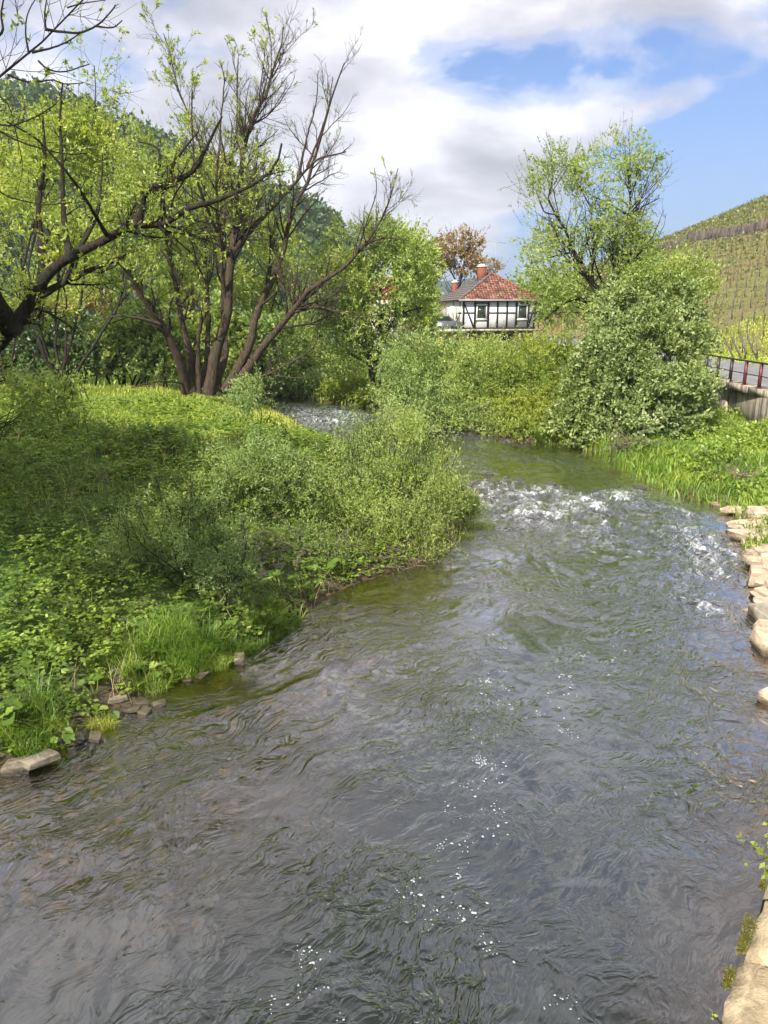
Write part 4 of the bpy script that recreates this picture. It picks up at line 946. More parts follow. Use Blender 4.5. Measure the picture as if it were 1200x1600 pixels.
# ---------------------------------------------------------------- quay wall at the lower right
qw = thing('quay_wall', 'sunlit sandstone quay wall with mossy edge at the bottom right corner', 'wall', (3.0, 3.6, 0))
ZT = 1.5; e_px = [(1040, 1760), (1118, 1600), (1146, 1530), (1160, 1450), (1200, 1362)]
edge = np.array([gp(px_, py_, ZT)[:2] for px_, py_ in e_px]); dl = nrm(edge[-1]-edge[0]); nl_ = np.array([dl[1], -dl[0]])
start = edge[0] - dl*1.5; tot = 4.9; cuts = [0, 1.15, 2.02, 2.75, 3.35, 4.15, 4.9]; qo = np.array(qw.location)
for i, (s0, s1) in enumerate(zip(cuts[:-1], cuts[1:])):
    n_ = 16; X, Y = np.meshgrid(np.linspace(s0+.012, s1-.012, n_), np.linspace(0, 1, 14)); wdt = 1.3
    e_ = 0.05*fbm(X*4+i*9, X*0+i, None, 3, 77)
    rnd = 0.05*(1-np.clip(np.minimum((X-s0-.012), (s1-.012-X))/0.05, 0, 1)) + 0.05*(1-np.clip(Y*wdt/0.06, 0, 1))**2
    Z = ZT + 0.03*fbm(X*5, Y*7, None, 5, 80+i) - rnd + rng.uniform(-.008, .008)
    O = Y*wdt + e_ + 0.02
    P = start[None, None]+dl[None, None]*X[..., None]+nl_[None, None]*O[..., None]
    V1 = np.concatenate([P, Z[..., None]], -1).reshape(-1, 3)
    F1 = grid_faces(n_, 14)
    # front face down
    V2 = V1[:n_].copy(); V3 = V2.copy(); V3[:, 2] = ZT-.34; V3[:, :2] += 0.015*rng.normal(size=(n_, 2)); o1 = len(V1)
    F2 = np.stack([np.arange(n_-1)+o1, np.arange(n_-1)+1+o1, np.arange(n_-1)+1, np.arange(n_-1)], 1)
    sides_v = []; V = np.vstack([V1, V3])
    link('cap_stone', build_mesh('cap_stone', V-qo, [F1, F2], M['cap'], smooth=False), qw)
k = 0
for r_ in range(5):
    x = -0.2 + (r_ % 2)*0.3
    while x < 4.9:
        L_ = rng.uniform(.45, .75); z1 = ZT-.35-r_*.31; c0 = start+dl*x+nl_*0.06; c1 = start+dl*min(x+L_-.02, 4.9)+nl_*0.06; pr = rng.uniform(0, .03)
        mbx = MB(); a0, a1 = c0-nl_*pr, c1-nl_*pr; b0_, b1_ = c0+nl_*.5, c1+nl_*.5
        mbx.hexa([tuple(np.r_[q, z_]-qo) for z_ in (z1-.29, z1) for q in (a0, a1, b1_, b0_)]); mbx.obj('stone', M['sand'], qw); x += L_
mbx = MB(); c0, c1 = start+nl_*.1, start+dl*4.88+nl_*.1
mbx.hexa([tuple(np.r_[q, z_]-qo) for z_ in (-.8, ZT-.36) for q in (c0, c1, c1+nl_*1.1, c0+nl_*1.1)]); mbx.obj('core', M['dark_stone'], qw)
def moss_clump(c, r, label):
    n_ = 700; d = nrm(rng.normal(size=(n_, 3))); r_ = r*(1+1.1*fbm(d[:, 0]*2.5+c[0]*40, d[:, 1]*2.5, d[:, 2]*2.5, 2, 9)); C = c+np.array([dl[0], dl[1], 0])*(rng.normal(0, .9, (n_, 1))*r)+d*r_[:, None]*np.array([.8, .8, .55]); Lv = Leaves()
    A, B = leaf_frames(n_, d, 0.014, .35, .7); Lv.add(C, A, B, np.clip(rng.normal(.5, .25, n_), 0, 1)); o = link('moss_cushion', Lv.mesh('moss', M['moss_leaf']), None, None)
    tag(o, label, 'moss', 'moss cushions on the quay edge', kind='stuff')
M['moss_leaf'] = leafmat('moss_sprig', (0.05, 0.05, 0.012), (0.13, 0.13, 0.03), (0.26, 0.25, 0.06), 0.2, 0.01)
for (px_, py_, r_, lab) in ((1170, 1443, .045, 'big olive moss cushion highest on the quay edge'), (1165, 1464, .035, 'moss cushion just below the biggest one'), (1160, 1480, .03, 'brown moss cushion by the joint between two cap stones'),
                       (1141, 1522, .03, 'lower long moss cushion near the bottom corner'), (1137, 1534, .026, 'lowest moss cushion on the quay edge'), (1192, 1383, .022, 'small yellow moss tuft under the leafy sprig')):
    c0 = gp(px_, py_, ZT-.02); moss_clump(c0, r_*.75, lab)

# ---------------------------------------------------------------- trees and bushes
def assemble(name, label, cat, base, woods, crowns, group=None):
    """woods: [(part name, [(P, R, sides, rough)], material)], crowns: [(part name, Leaves, material)]"""
    base = np.array(base, float); t_ = thing(name, label, cat, base, group)
    for nm, ts, mt in woods:
        V_, F_ = join([tubes(P, Rr, sd, rf, 3) for P, Rr, sd, rf in ts])
        o_w = link(nm, build_mesh(nm, V_-base, [F_], mt, smooth=True), t_)
        if nm in ('branches', 'twigs'): o_w['kind'] = 'stuff'
    for nm, Lv, mt in crowns:
        if Lv.count() == 0: continue
        Lv.C = [c_-base for c_ in Lv.C]; link(nm, Lv.mesh(nm, mt), t_)
    return t_
def pl(pts, d, r0, r1):                 # limb drawn through directions at forward distance d (or d + offset)
    return ([at(p[0], p[1], d + (p[2] if len(p) > 2 else 0)) for p in pts], r0, r1)

# --- the big many-stemmed willow
D = 36.0
L_ = [pl([(292,612),(276,552,-1),(240,488,-2),(222,462,-2.5),(196,420,-3),(172,372,-3)], D, .36, .10),
      pl([(248,506,-2),(220,498,-2.5),(182,494,-3),(150,503,-3.5)], D, .12, .03),
      pl([(300,612),(298,560),(284,500,.5),(276,450,1),(266,400,1),(258,330,1),(250,270,1)], D, .28, .05),
      pl([(312,612),(309,540,-.5),(314,488,-1),(282,444,-1.5),(262,405,-2),(235,372,-2)], D, .20, .04),
      pl([(326,615),(338,545),(356,492),(357,430),(366,380),(374,290,.5),(390,200,1),(415,145,1),(433,90,1.5),(443,42,2)], D, .42, .03),
      pl([(330,612),(350,560,1),(349,480,2),(350,395,2),(352,300,2),(368,210,2),(372,90,2.5)], D, .30, .03),
      pl([(318,612),(325,520,2),(322,420,2),(320,300,2.5),(312,230,3),(283,150,3),(257,52,3)], D, .24, .02),
      pl([(352,470),(345,400,-1),(338,300,-2),(345,200,-2),(352,120,-2)], D, .14, .03),
      pl([(356,400),(330,340,-2),(308,280,-3),(300,200,-3),(300,140,-3)], D, .13, .03),
      pl([(352,612),(390,540,.5),(404,480,1),(428,430,1),(442,395,1),(460,320,1),(480,285,1),(500,215,1),(528,125,1),(537,98,1)], D, .34, .03),
      pl([(366,392),(400,350,0),(438,312,0),(466,280,-.5),(495,250,-.5),(541,237,-.5)], D, .20, .03),
      pl([(466,280),(478,220,0),(494,160,0),(497,110,0)], D-.5, .09, .02),
      pl([(480,262),(510,180,0),(520,120,0)], D-.5, .08, .02),
      pl([(360,614),(404,552),(456,488,-.5),(484,452,-1),(540,416,-1.5),(566,384,-1.8),(592,352,-2),(612,300,-2),(622,262,-2)], D, .34, .02),
      pl([(566,384,-1.8),(600,372,-2),(640,376,-2)], D, .08, .02),
      pl([(556,400,-1.8),(572,350,-2),(588,300,-2),(585,262,-2)], D, .07, .015),
      pl([(456,488,-.5),(500,480,-1),(556,496,-1.5),(592,491,-1.8)], D, .13, .02),
      pl([(356,600),(404,590,-1),(455,566,-1.5),(492,540,-2),(498,505,-2)], D, .13, .02),
      pl([(420,585,-1),(470,590,-2),(510,575,-2)], D, .06, .015),
      pl([(404,480,1),(432,456,0),(447,432,0)], D, .10, .03),
      pl([(300,600),(250,596,-1.5),(205,606,-2.5)], D, .09, .03)]
P, Rr = limbs(L_, 22, .03); Rr = Rr*.82
P1, R1 = spawn(P, Rr, 300, (.10, .28), (25, 60), 8, .30, 1, up=.10, wig=.14, rs=.45)
P1[..., 2] = np.maximum(P1[..., 2], 2.2)
P2, R2 = spawn(P1, R1, 1800, (.30, .60), (25, 60), 6, .15, 1, up=.06, wig=.16, rs=.55, rmin=.010)
P3, R3 = spawn(P2, R2, 4000, (.5, .9), (20, 55), 4, .15, 1, up=.05, wig=.16, rs=.6, rmin=.007)
Lv = Leaves()
mid = P3[:, -1]; pxx = mid[:, 0]/mid[:, 1]                        # right-hand limbs are bare, the left and the top in leaf
wgt = sm(-0.12, -0.18, pxx)*sm(4.2, 8.0, mid[:, 2]) + 0.05
top_ = np.clip(fbm(mid[:, 0]*.5, mid[:, 1]*.5, mid[:, 2]*.5, 2, 12)*1.6+.65, 0, 1)
sel = rng.random(len(mid)) < wgt*top_
leaves_on(Lv, P3[sel], 15, 0.14, .38, .8, .1, flat=.4)
Wx, _ = spawn(P2[(P2[:, -1, 0]/P2[:, -1, 1]) < -.15], R2[(P2[:, -1, 0]/P2[:, -1, 1]) < -.15], 900, (.5, .9), (20, 70), 4)
assemble('willow_tree', 'big many-stemmed old willow with bare right-hand limbs on the left bank', 'tree', at(320, 612, D),
         [('trunk', [(P, Rr, 9, .22)], M['bark']), ('branches', [(P1, R1, 5, .1)], M['bark_dark']), ('twigs', [(P2, R2, 4, 0), (P3, R3, 3, 0)], M['twig'])], [('crown', Lv, M['leaf_spring'])])

# --- tree leaning in from the left, nearer
D = 15.5
L_ = [([(-9.6, 13.5, .9), (-9.1, 14.2, 2.4), at(-40, 572, D), at(0, 540, D), at(30, 498, D), at(62, 465, D), at(95, 444, D+.3), at(120, 430, D+.5), at(160, 415, D+.6), at(198, 396, D+.8)], .30, .035),
      pl([(30,499),(52,462),(66,440),(84,420),(108,402),(140,387),(170,372),(196,357),(215,351),(250,350),(270,341),(300,325),(350,309),(400,285),(430,260),(441,224)], D, .15, .020),
      pl([(213,352),(220,325),(226,300),(260,285),(300,268),(325,225),(347,182)], D, .12, .018),
      pl([(262,284),(268,262),(286,235),(310,205)], D, .05, .012),
      pl([(246,293),(249,262),(246,232),(216,221)], D, .05, .012),
      pl([(62,460),(66,400,.6),(60,330,1),(70,250,1.3),(66,180,1.5)], D, .12, .02),
      pl([(108,402),(100,340,.8),(97,260,1),(94,180,1.2),(98,130,1.3)], D, .09, .015),
      pl([(120,395),(150,340,.5),(158,290,.8),(160,240,1)], D, .06, .012),
      pl([(170,372),(120,290,-1),(60,220,-1.5),(10,190,-2)], D, .05, .012),
      pl([(20,515),(-20,440,-1),(-50,330,-2),(-60,200,-2)], D, .22, .05),
      pl([(98,445),(108,425),(140,350,.6),(165,300,1)], D, .05, .012)]
P, Rr = limbs(L_, 24, .02)
P1, R1 = spawn(P, Rr, 90, (.12, .30), (25, 65), 8, .25, 1, up=.05, wig=.16, rs=.42)
P2, R2 = spawn(P1, R1, 520, (.35, .65), (25, 65), 6, .15, 1, up=.03, wig=.16, rs=.5, rmin=.006)
P3, R3 = spawn(P2, R2, 1500, (.4, .8), (25, 60), 4, .15, 1, up=.02, wig=.2, rs=.5, rmin=.004)
Lv = Leaves(); q = P3[:, -1]; xi = q[:, 0]/q[:, 1]
sel = rng.random(len(q)) < 0.25+.75*sm(-.26, -.36, xi)
leaves_on(Lv, P3[sel], 7, 0.10, .42, .9, .15, flat=.4)
assemble('leaning_tree', 'tree reaching in from the left edge with a long crooked limb, canopy shade in its bark colour', 'tree', (-9.6, 13.5, .9),
         [('trunk', [(P, Rr, 9, .20)], M['bark_dark']), ('twigs', [(P1, R1, 5, 0), (P2, R2, 4, 0), (P3, R3, 3, 0)], M['bark_dark'])], [('crown', Lv, M['leaf_spring'])])  # dark bark colour carries the canopy shade lying on this tree

# --- near overhanging branch at the upper left
D = 8.0
L_ = [([(-7.4, 6.6, 1.0), (-6.6, 7.0, 5.0), at(-120, 190, D), at(0, 122, D), at(22, 103, D), at(50, 82, D), at(72, 48, D), at(100, 22, D), at(110, 6, D), at(135, -8, D)], .075, .006),
      pl([(72,46),(100,50),(125,51),(150,41),(165,28),(181,8)], D, .016, .006), pl([(150,41),(176,43),(191,32)], D, .010, .005),
      pl([(50,82),(87,73),(110,62),(130,48)], D, .014, .005), pl([(12,117),(45,128),(82,125),(100,131),(130,130)], D, .012, .005),
      pl([(60,95),(75,108),(100,112),(140,100)], D, .010, .005), pl([(-60,150),(0,195),(50,185),(88,162)], D-.3, .014, .005), pl([(-60,190),(0,206),(15,214),(50,228),(100,240),(135,240)], D-.3, .014, .005),
      pl([(45,84),(40,50),(44,20),(60,-10)], D, .012, .004), pl([(72,48),(70,20),(76,-15)], D, .012, .004), pl([(-10,60),(4,48),(2,20),(10,-20)], D, .016, .006), pl([(-80,240),(0,300),(30,312),(70,320),(110,316)], D-.3, .012, .004),
      pl([(-30,130),(10,160),(22,195),(35,260),(28,300)], D, .008, .003), pl([(105,12),(130,5),(165,0)], D, .008, .004)]
P, Rr = limbs(L_, 16, .02)
P1, R1 = spawn(P[:], Rr[:], 170, (.10, .25), (30, 70), 7, .35, 1, up=.06, wig=.2, rs=.35, rmin=.003)
P2, R2 = spawn(P1, R1, 420, (.3, .6), (25, 60), 5, .15, 1, up=.06, wig=.2, rs=.6, rmin=.003)
Lv = Leaves(); s2 = P2[rng.random(len(P2)) < .8]; leaves_on(Lv, s2[:, 2:], 6, 0.050, .5, .9, .2, tmin=.6)
assemble('overhanging_tree', 'nearest tree at the upper left with thin budding branches against the sky', 'tree', (-7.4, 6.6, 1.0),
         [('trunk', [(P, Rr, 8, .08)], M['bark_dark']), ('twigs', [(P1, R1, 4, 0), (P2, R2, 3, 0)], M['bark_dark'])], [('crown', Lv, M['leaf_spring'])])

# --- generic leafy trees made of uneven lobes on a branching frame
def leafy(name, label, cat, base, lobes, leafm, nt, per=12, leaf=.09, asp=.35, tl=.5, gap=-.25, gfreq=.8, seed=1, bark='bark_dark', stems=None, r0=.15, shell=.3, group=None, nb=60, low=-.8, up=.25, droop=.1, spread=.75, twigs=True, rough=.28):
    base = np.array(base, float); lb = [(np.array(c_, float), np.array(r_ if hasattr(r_, '__len__') else (r_, r_, r_), float)) for c_, r_ in lobes]
    Q = lobe_twigs(lb, nt, tl, 4, shell, gap, gfreq, seed, low, up, rough)
    Q = Q[Q[:, :, 2].min(1) > ground(Q[:, 0, 0], Q[:, 0, 1], False)*0+0.03]
    Lv = Leaves(); leaves_on(Lv, Q, int(per*1.02), leaf*1.27, asp, spread, droop, freq=.8)
    Q2 = lobe_twigs(lb, max(nt//14, 6), tl*2.0, 4, .06, gap, gfreq, seed+3, -.2, up+.35, .35); leaves_on(Lv, Q2, per, leaf, asp, spread, droop, freq=.8)
    if stems is None:
        stems = []
        for c_, r_ in lb:
            m_ = base*(.5)+c_*.5 + rng.normal(0, .15, 3)*np.array([1, 1, .2])*np.linalg.norm(c_-base); b_ = base + rng.normal(0, .12, 3)*np.array([1, 1, 0])
            stems.append(([b_, m_, c_, c_+np.array([0, 0, r_[2]*.6])+rng.normal(0, .2, 3)], r0, r0*.2))
    P_, R_ = limbs(stems, 14, .05); P1_, R1_ = spawn(P_, R_, nb, (.2, .45), (25, 65), 7, .25, 1, up=.08, wig=.16, rs=.5)
    ts = [(P_, R_, 7, .15), (P1_, R1_, 4, 0), (Q2, np.linspace(.007, .002, 4)[None]*np.ones((len(Q2), 1)), 3, 0)]
    if twigs:
        P2_, R2_ = spawn(P1_, R1_, nb*5, (.35, .7), (25, 60), 5, .2, 1, up=.06, wig=.18, rs=.5, rmin=.006); ts.append((P2_, R2_, 3, 0))
    return assemble(name, label, cat, base, [('trunk', ts, M[bark])], [('crown', Lv, leafm)], group)
def lob(px_, py_, d, rx_px, rz_px=None, ry=None, dd=0):
    d2 = d+dd; k_ = ppm(d2)/1.22; rx_ = rx_px/k_; rz_ = (rz_px or rx_px)/k_; return (at(px_, py_, d2), (rx_, ry or rx_, rz_))

# right-bank tall willow
D = 33.0; b0_ = at(985, 610, D)
st = [pl([(985,610),(975,520),(948,470),(905,415),(885,370),(868,335),(856,312),(864,280)], D, .22, .03), pl([(985,600),(985,520,.5),(968,460,.5),(975,400,.5),(981,340,.5),(985,300,.5),(975,240,.5)], D, .16, .03),
      pl([(984,338,.5),(962,325,.5),(938,312,.5),(915,300,.5)], D, .06, .02), pl([(984,335,.5),(1005,322,.5),(1030,310,.5)], D, .05, .015), pl([(868,335),(850,330),(838,300)], D, .04, .015),
      pl([(890,395),(860,402),(840,410)], D, .05, .015), pl([(940,465),(890,470),(850,500)], D, .08, .02), pl([(905,415),(925,340),(900,280),(895,250)], D, .06, .015)]
lobes = [lob(870,262,D,40,32), lob(905,300,D,62,60), lob(975,248,D,40,38,dd=.5), lob(1000,268,D,30,28,dd=.5), lob(880,340,D,60,55), lob(925,375,D,72,60), lob(990,350,D,34,50,dd=.5), lob(860,420,D,44,58), lob(900,460,D,76,62), lob(975,430,D,52,60), lob(1000,390,D,30,40), lob(845,470,D,32,48), lob(985,490,D,60,55)]
leafy('poplar_willow', 'tallest airy tree on the right bank with forked dark trunk against the sky', 'tree', b0_, lobes, M['leaf_willow'], 2800, 13, .10, .40, .6, gap=.03, gfreq=.85, seed=4, stems=st, nb=130, shell=.38)
# yellow-green and grey bushes of the right bank
def bush(label, px_, pyb, D, lobes, lm, nt, per=14, leaf=.10, asp=.32, seed=1, name='willow_bush', gap=-.22, tl=.5, **kw):
    b_ = at(px_, pyb, D); b_[2] = float(ground(b_[0], b_[1])) - .05; b_ = np.array(kw.pop('base')) if 'base' in kw else b_
    return leafy(name, label, 'bush', b_, [lob(*l_[:2], D, *l_[2:]) if not isinstance(l_, dict) else lob(l_['x'], l_['y'], D, l_['r'], l_.get('rz'), None, l_.get('dd', 0)) for l_ in lobes], lm, nt, per, leaf, asp, tl, gap=gap, seed=seed, nb=40, twigs=False, r0=.022, **kw)
def lo(x, y, r, rz=None, dd=0): return dict(x=x, y=y, r=r, rz=rz, dd=dd)
bush('grey-green willow bush nearest the bend, left end of the right-bank thicket', 650, 660, 34, [lo(640,570,42,38), lo(690,560,48,36), lo(620,610,28,34), lo(655,630,50,38,-1), lo(700,620,40,40,-1), lo(735,565,34,34), lo(660,662,36,16,-1.8), lo(705,664,30,16,-1.8)], M['leaf_grey'], 1900, leaf=.12, seed=11)
bush('fresh green willow bush below the house, middle of the thicket', 745, 672, 33, [lo(745,590,44,46,-.5), lo(720,640,34,28,-1.5), lo(770,620,42,46,-1), lo(740,662,40,20,-1.6), lo(785,668,34,18,-1.8), lo(790,570,40,34), lo(760,545,26,18)], M['leaf_willow'], 1500, seed=12)
bush('yellow-green bush in the middle of the right-bank thicket', 850, 682, 31.5, [lo(830,580,48,46), lo(880,590,50,52), lo(820,640,36,34,-1), lo(870,648,50,32,-1), lo(800,610,36,40), lo(850,545,40,24), lo(800,555,30,22), lo(830,672,40,20,-2), lo(890,682,40,18,-2.4)], M['leaf_yellow'], 2500, seed=13)
bush('tangled dark bush drooping over the water right of the yellow one', 930, 692, 30, [lo(930,610,44,60,-.4), lo(900,655,40,28,-1), lo(955,660,40,30,-1), lo(915,688,34,16,-1.6), lo(960,690,30,14,-1.6)], M['leaf_silver'], 1300, leaf=.13, asp=.5, seed=14)
bush('big rounded bush with silvery leaves beside the concrete wall', 1040, 675, 29.5, [lo(975,520,36,40,.5), lo(1010,545,36,40), lo(1050,520,38,44), lo(1085,560,26,44), lo(1065,600,38,34,-.9), lo(1020,600,38,36,-1.2), lo(975,590,36,44,-.6), lo(940,560,28,40,.2), lo(945,640,30,34,-.8), lo(990,650,38,28,-1.3), lo(1045,650,38,22,-1.2), lo(1010,480,30,30,.6), lo(1055,468,26,26,.4), lo(1080,515,24,24,.1), lo(1092,620,20,30,-.3), lo(960,480,26,30,1)], M['leaf_silver'], 4700, 13, leaf=.125, asp=.5, seed=15, gap=-.10, rough=.6, gfreq=1.2, name='broadleaf_bush')
bush('airy pale upright shoots rising above the big rounded bush', 1070, 640, 31, [lo(1040,440,34,40), lo(1085,450,32,40), lo(1000,440,30,40), lo(1105,500,20,44), lo(1070,500,34,30)], M['leaf_willow'], 1000, 9, leaf=.11, asp=.45, seed=16, gap=0.0)
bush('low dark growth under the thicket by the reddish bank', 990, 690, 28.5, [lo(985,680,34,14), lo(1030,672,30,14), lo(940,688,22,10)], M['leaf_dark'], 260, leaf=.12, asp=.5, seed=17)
# bushes left bank
D = 17.5
bush('sunlit willow bush leaning over the river at the spit, largest on the left bank', 605, 850, 15.6, [lo(600,740,66,60,.6), lo(650,760,56,58,.3), lo(560,800,60,58), lo(620,820,62,50,-.3), lo(575,850,56,36,-.5), lo(665,820,34,50), lo(545,740,40,50,.8), lo(690,745,30,44,.5), lo(620,690,34,30,1), lo(600,875,46,26,-.9), lo(650,860,36,28,-.6), lo(540,860,36,28,-.6), lo(580,690,26,40,.9), lo(660,700,26,36,.8), lo(610,665,30,30,.9), lo(645,670,26,28,.7), lo(700,770,26,40,.2), lo(560,895,36,22,-1.2), lo(620,895,40,20,-1.4), lo(680,870,34,22,-1.0), lo(500,860,34,28,-.6)], M['leaf_willow'], 5000, 10, leaf=.060, asp=.26, seed=21, tl=.46, gap=-.06, up=.7, shell=.45, gfreq=1.6, rough=.5)
bush('thin upright willow shoots behind the spit bush against the far water', 560, 735, 20.5, [lo(560,690,38,34), lo(610,680,34,34), lo(520,720,30,30)], M['leaf_willow'], 330, 8, leaf=.07, asp=.26, seed=22, tl=.5, gap=.0, up=.6)
bush('low trailing willow at the tip of the spit', 700, 800, 17.6, [lo(705,790,34,24), lo(735,800,22,14), lo(690,830,28,22)], M['leaf_willow'], 420, 10, leaf=.06, asp=.3, seed=23, tl=.3, gap=-.1)
bush('wispy grey-green shrub on the bank slope left of the spit bush', 420, 800, 15.2, [lo(400,740,60,42), lo(350,780,54,40), lo(450,760,50,44), lo(380,700,44,30,1), lo(470,800,46,36)], M['leaf_grey'], 1700, 10, leaf=.06, asp=.30, seed=24, tl=.36, gap=.05, up=.4, shell=.5, gfreq=1.5, rough=.5)
bush('wispy olive shrub standing above the tall waterside grass', 290, 890, 11.8, [lo(270,820,62,44), lo(220,850,50,40), lo(330,840,50,46), lo(250,880,60,30), lo(300,790,44,30,.6)], M['leaf_grey'], 1700, 10, leaf=.048, asp=.34, seed=25, tl=.28, gap=.05, up=.35, shell=.5, gfreq=1.8, rough=.5)
bush('feathery shrub right in front of the grass tufts near the water', 350, 930, 11.0, [lo(345,895,36,26), lo(380,880,32,26)], M['leaf_grey'], 420, 9, leaf=.045, asp=.3, seed=26, tl=.25, gap=.05, up=.35)
bush('slender green shrub at the foot of the big willow', 400, 660, 26, [lo(400,615,34,26), lo(430,600,26,18), lo(375,640,28,22)], M['leaf_grey'], 380, 9, leaf=.09, asp=.35, seed=27, gap=.0, up=.4)
bush('leafy low bough at the left edge above the ground cover', 20, 640, 13.5, [lo(25,610,34,20), lo(70,615,30,24), lo(95,640,26,22), lo(40,640,36,22), lo(105,600,20,16), lo(10,660,30,20)], M['leaf_willow'], 330, 10, base=(-8.6, 13.2, 1.3), leaf=.075, asp=.36, seed=28, gap=.02, up=.1)
bush('reddish twiggy undergrowth beneath the spit bush', 480, 870, 14, [lo(470,835,46,22), lo(430,850,40,18), lo(520,860,34,22)], M['leaf_grey'], 360, 7, leaf=.05, seed=29, bark='twig_pale', gap=.0)

# mid-distance trees
def ptree(name, label, px_, pyb, D, lobes, lm, nt, per, leaf, asp=.45, z=None, r0=.085, nb=60, cat='tree', group=None, gap=-.2, seed=1, tl=.8, bark='bark_dark', **kw):
    b_ = at(px_, pyb, D); b_[2] = float(ground(b_[0], b_[1])) - .1 if z is None else z
    return leafy(name, label, cat, b_, [lob(l_['x'], l_['y'], D, l_['r'], l_.get('rz'), None, l_.get('dd', 0)) for l_ in lobes], lm, nt, per, leaf, asp, tl, gap=gap, seed=seed, r0=r0, nb=nb, bark=bark, group=group, **kw)
D = 42.0
st = [pl([(604,650),(596,620),(580,588),(574,540),(560,500),(545,440)], D, .20, .04), pl([(590,610),(600,560),(596,500),(590,430),(585,390)], D, .13, .03), pl([(582,590),(600,540),(612,470),(630,420)], D, .12, .03), pl([(612,540),(608,512),(630,490),(660,480)], D, .14, .03), pl([(574,545),(540,520),(520,500)], D, .07, .02)]
leafy('river_tree', 'rounded pale green tree on the far bank at the river bend', 'tree', at(604, 650, D), [lob(x_, y_, D, r_, z_, dd=d_) for x_, y_, r_, z_, d_ in ((560,400,48,40,0),(600,380,46,34,0),(632,410,40,42,0),(530,440,44,44,0),(590,450,60,54,-.5),(645,470,34,38,0),(545,500,44,42,0),(600,510,46,36,-.5),(575,545,46,28,-.5),(540,560,36,26,-.5))],
      M['leaf_willow'], 3000, 13, .15, .42, .8, gap=-.16, gfreq=.6, seed=31, stems=st, nb=80)
ptree('ash_tree', 'light green tree behind the river tree left of the house', 655, 540, 62, [lo(640,400,32,30), lo(662,425,22,30), lo(650,470,28,36), lo(655,505,24,26), lo(620,385,28,22)], M['leaf_spring'], 900, 13, .28, seed=32)
ptree('rusty_tree', 'rust-brown budding tree rising behind the half-timbered house', 718, 500, 100, [lo(712,388,32,22), lo(735,375,18,16), lo(695,405,20,16), lo(725,410,26,22)], M['leaf_rust'], 420, 10, .32, seed=33, gap=.05, r0=.25, nb=50)
ptree('bare_crown_tree', 'thin grey-leaved tree top right behind the chimneys', 745, 500, 104, [lo(752,422,28,12), lo(775,420,16,10)], M['leaf_rust'], 130, 8, .3, seed=34, gap=.1, r0=.2)
ptree('dark_conifer', 'dark narrow evergreen by the far bank between willow and river tree', 492, 590, 60, [lo(494,540,10,34), lo(488,560,12,28), lo(498,570,12,24)], M['leaf_forest'], 420, 14, .22, asp=.3, seed=35, gap=-.6)
YL = [('yellow-green tree just right of the big willow trunks', 430, 600, 56, [lo(420,380,40,34), lo(445,420,36,44), lo(400,440,40,50), lo(430,500,50,46), lo(460,540,36,40)], 'leaf_yellow', 1300, 36),
      ('bright green tree behind the middle stems of the big willow', 300, 610, 52, [lo(300,330,50,44), lo(270,390,60,50), lo(330,420,56,50), lo(290,470,60,44), lo(350,360,44,40), lo(240,300,38,30)], 'leaf_spring', 2200, 37),
      ('tall fresh green tree behind the left stems of the big willow', 190, 590, 48, [lo(180,250,52,50), lo(220,330,56,54), lo(160,350,60,56), lo(200,410,66,46), lo(240,260,34,34), lo(150,440,60,40)], 'leaf_spring', 2800, 38),
      ('young yellow-green tree with thin upright stem near the left edge', 98, 600, 34, [lo(100,230,46,60), lo(60,300,60,56), lo(130,330,56,56), lo(90,390,70,50), lo(150,130,30,44), lo(120,180,36,44), lo(165,240,34,40)], 'leaf_spring', 2600, 39),
      ('leafy green tree filling the far left edge', 10, 600, 38, [lo(10,230,50,60), lo(30,330,60,60), lo(10,430,70,50), lo(-30,300,50,80), lo(70,470,50,30)], 'leaf_spring', 2300, 40),
      ('soft green tree low behind the right-hand willow limbs', 470, 590, 50, [lo(470,520,34,34), lo(450,570,36,22), lo(500,560,30,26), lo(420,560,30,26)], 'leaf_willow', 700, 41)]
for lab, px_, pb_, D_, ll, lm_, nt_, sd_ in YL:
    ptree('leafy_tree', lab, px_, pb_, D_, ll, M[lm_], int(nt_*(.72 if sd_ in (37, 38, 39, 40) else 1.0)), 12, .0030*D_ if D_ > 36 else .12, seed=sd_, gap=.06 if sd_ in (38, 39, 40, 37) else -.08, tl=.9, nb=70)
# hedge line behind the meadow
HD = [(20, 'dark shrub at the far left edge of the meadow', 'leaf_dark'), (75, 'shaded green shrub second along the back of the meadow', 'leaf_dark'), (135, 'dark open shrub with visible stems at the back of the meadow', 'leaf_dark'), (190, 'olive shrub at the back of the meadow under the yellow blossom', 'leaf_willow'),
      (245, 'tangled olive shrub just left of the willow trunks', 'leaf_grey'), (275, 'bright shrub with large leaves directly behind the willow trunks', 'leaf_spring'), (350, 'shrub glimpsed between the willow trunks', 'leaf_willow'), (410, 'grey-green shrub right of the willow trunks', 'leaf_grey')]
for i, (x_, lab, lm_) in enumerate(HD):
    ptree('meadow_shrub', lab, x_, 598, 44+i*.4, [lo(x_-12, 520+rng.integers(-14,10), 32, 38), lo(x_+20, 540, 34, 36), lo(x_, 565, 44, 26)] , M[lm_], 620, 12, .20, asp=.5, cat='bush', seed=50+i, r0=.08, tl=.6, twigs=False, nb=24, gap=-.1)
ptree('blossom_shrub', 'shrub with yellow-orange young leaves above the hedge at the left', 110, 598, 50, [lo(90,485,46,18), lo(140,478,40,18), lo(50,495,34,14)], M['leaf_rust'], 420, 11, .22, cat='bush', seed=60, r0=.08)
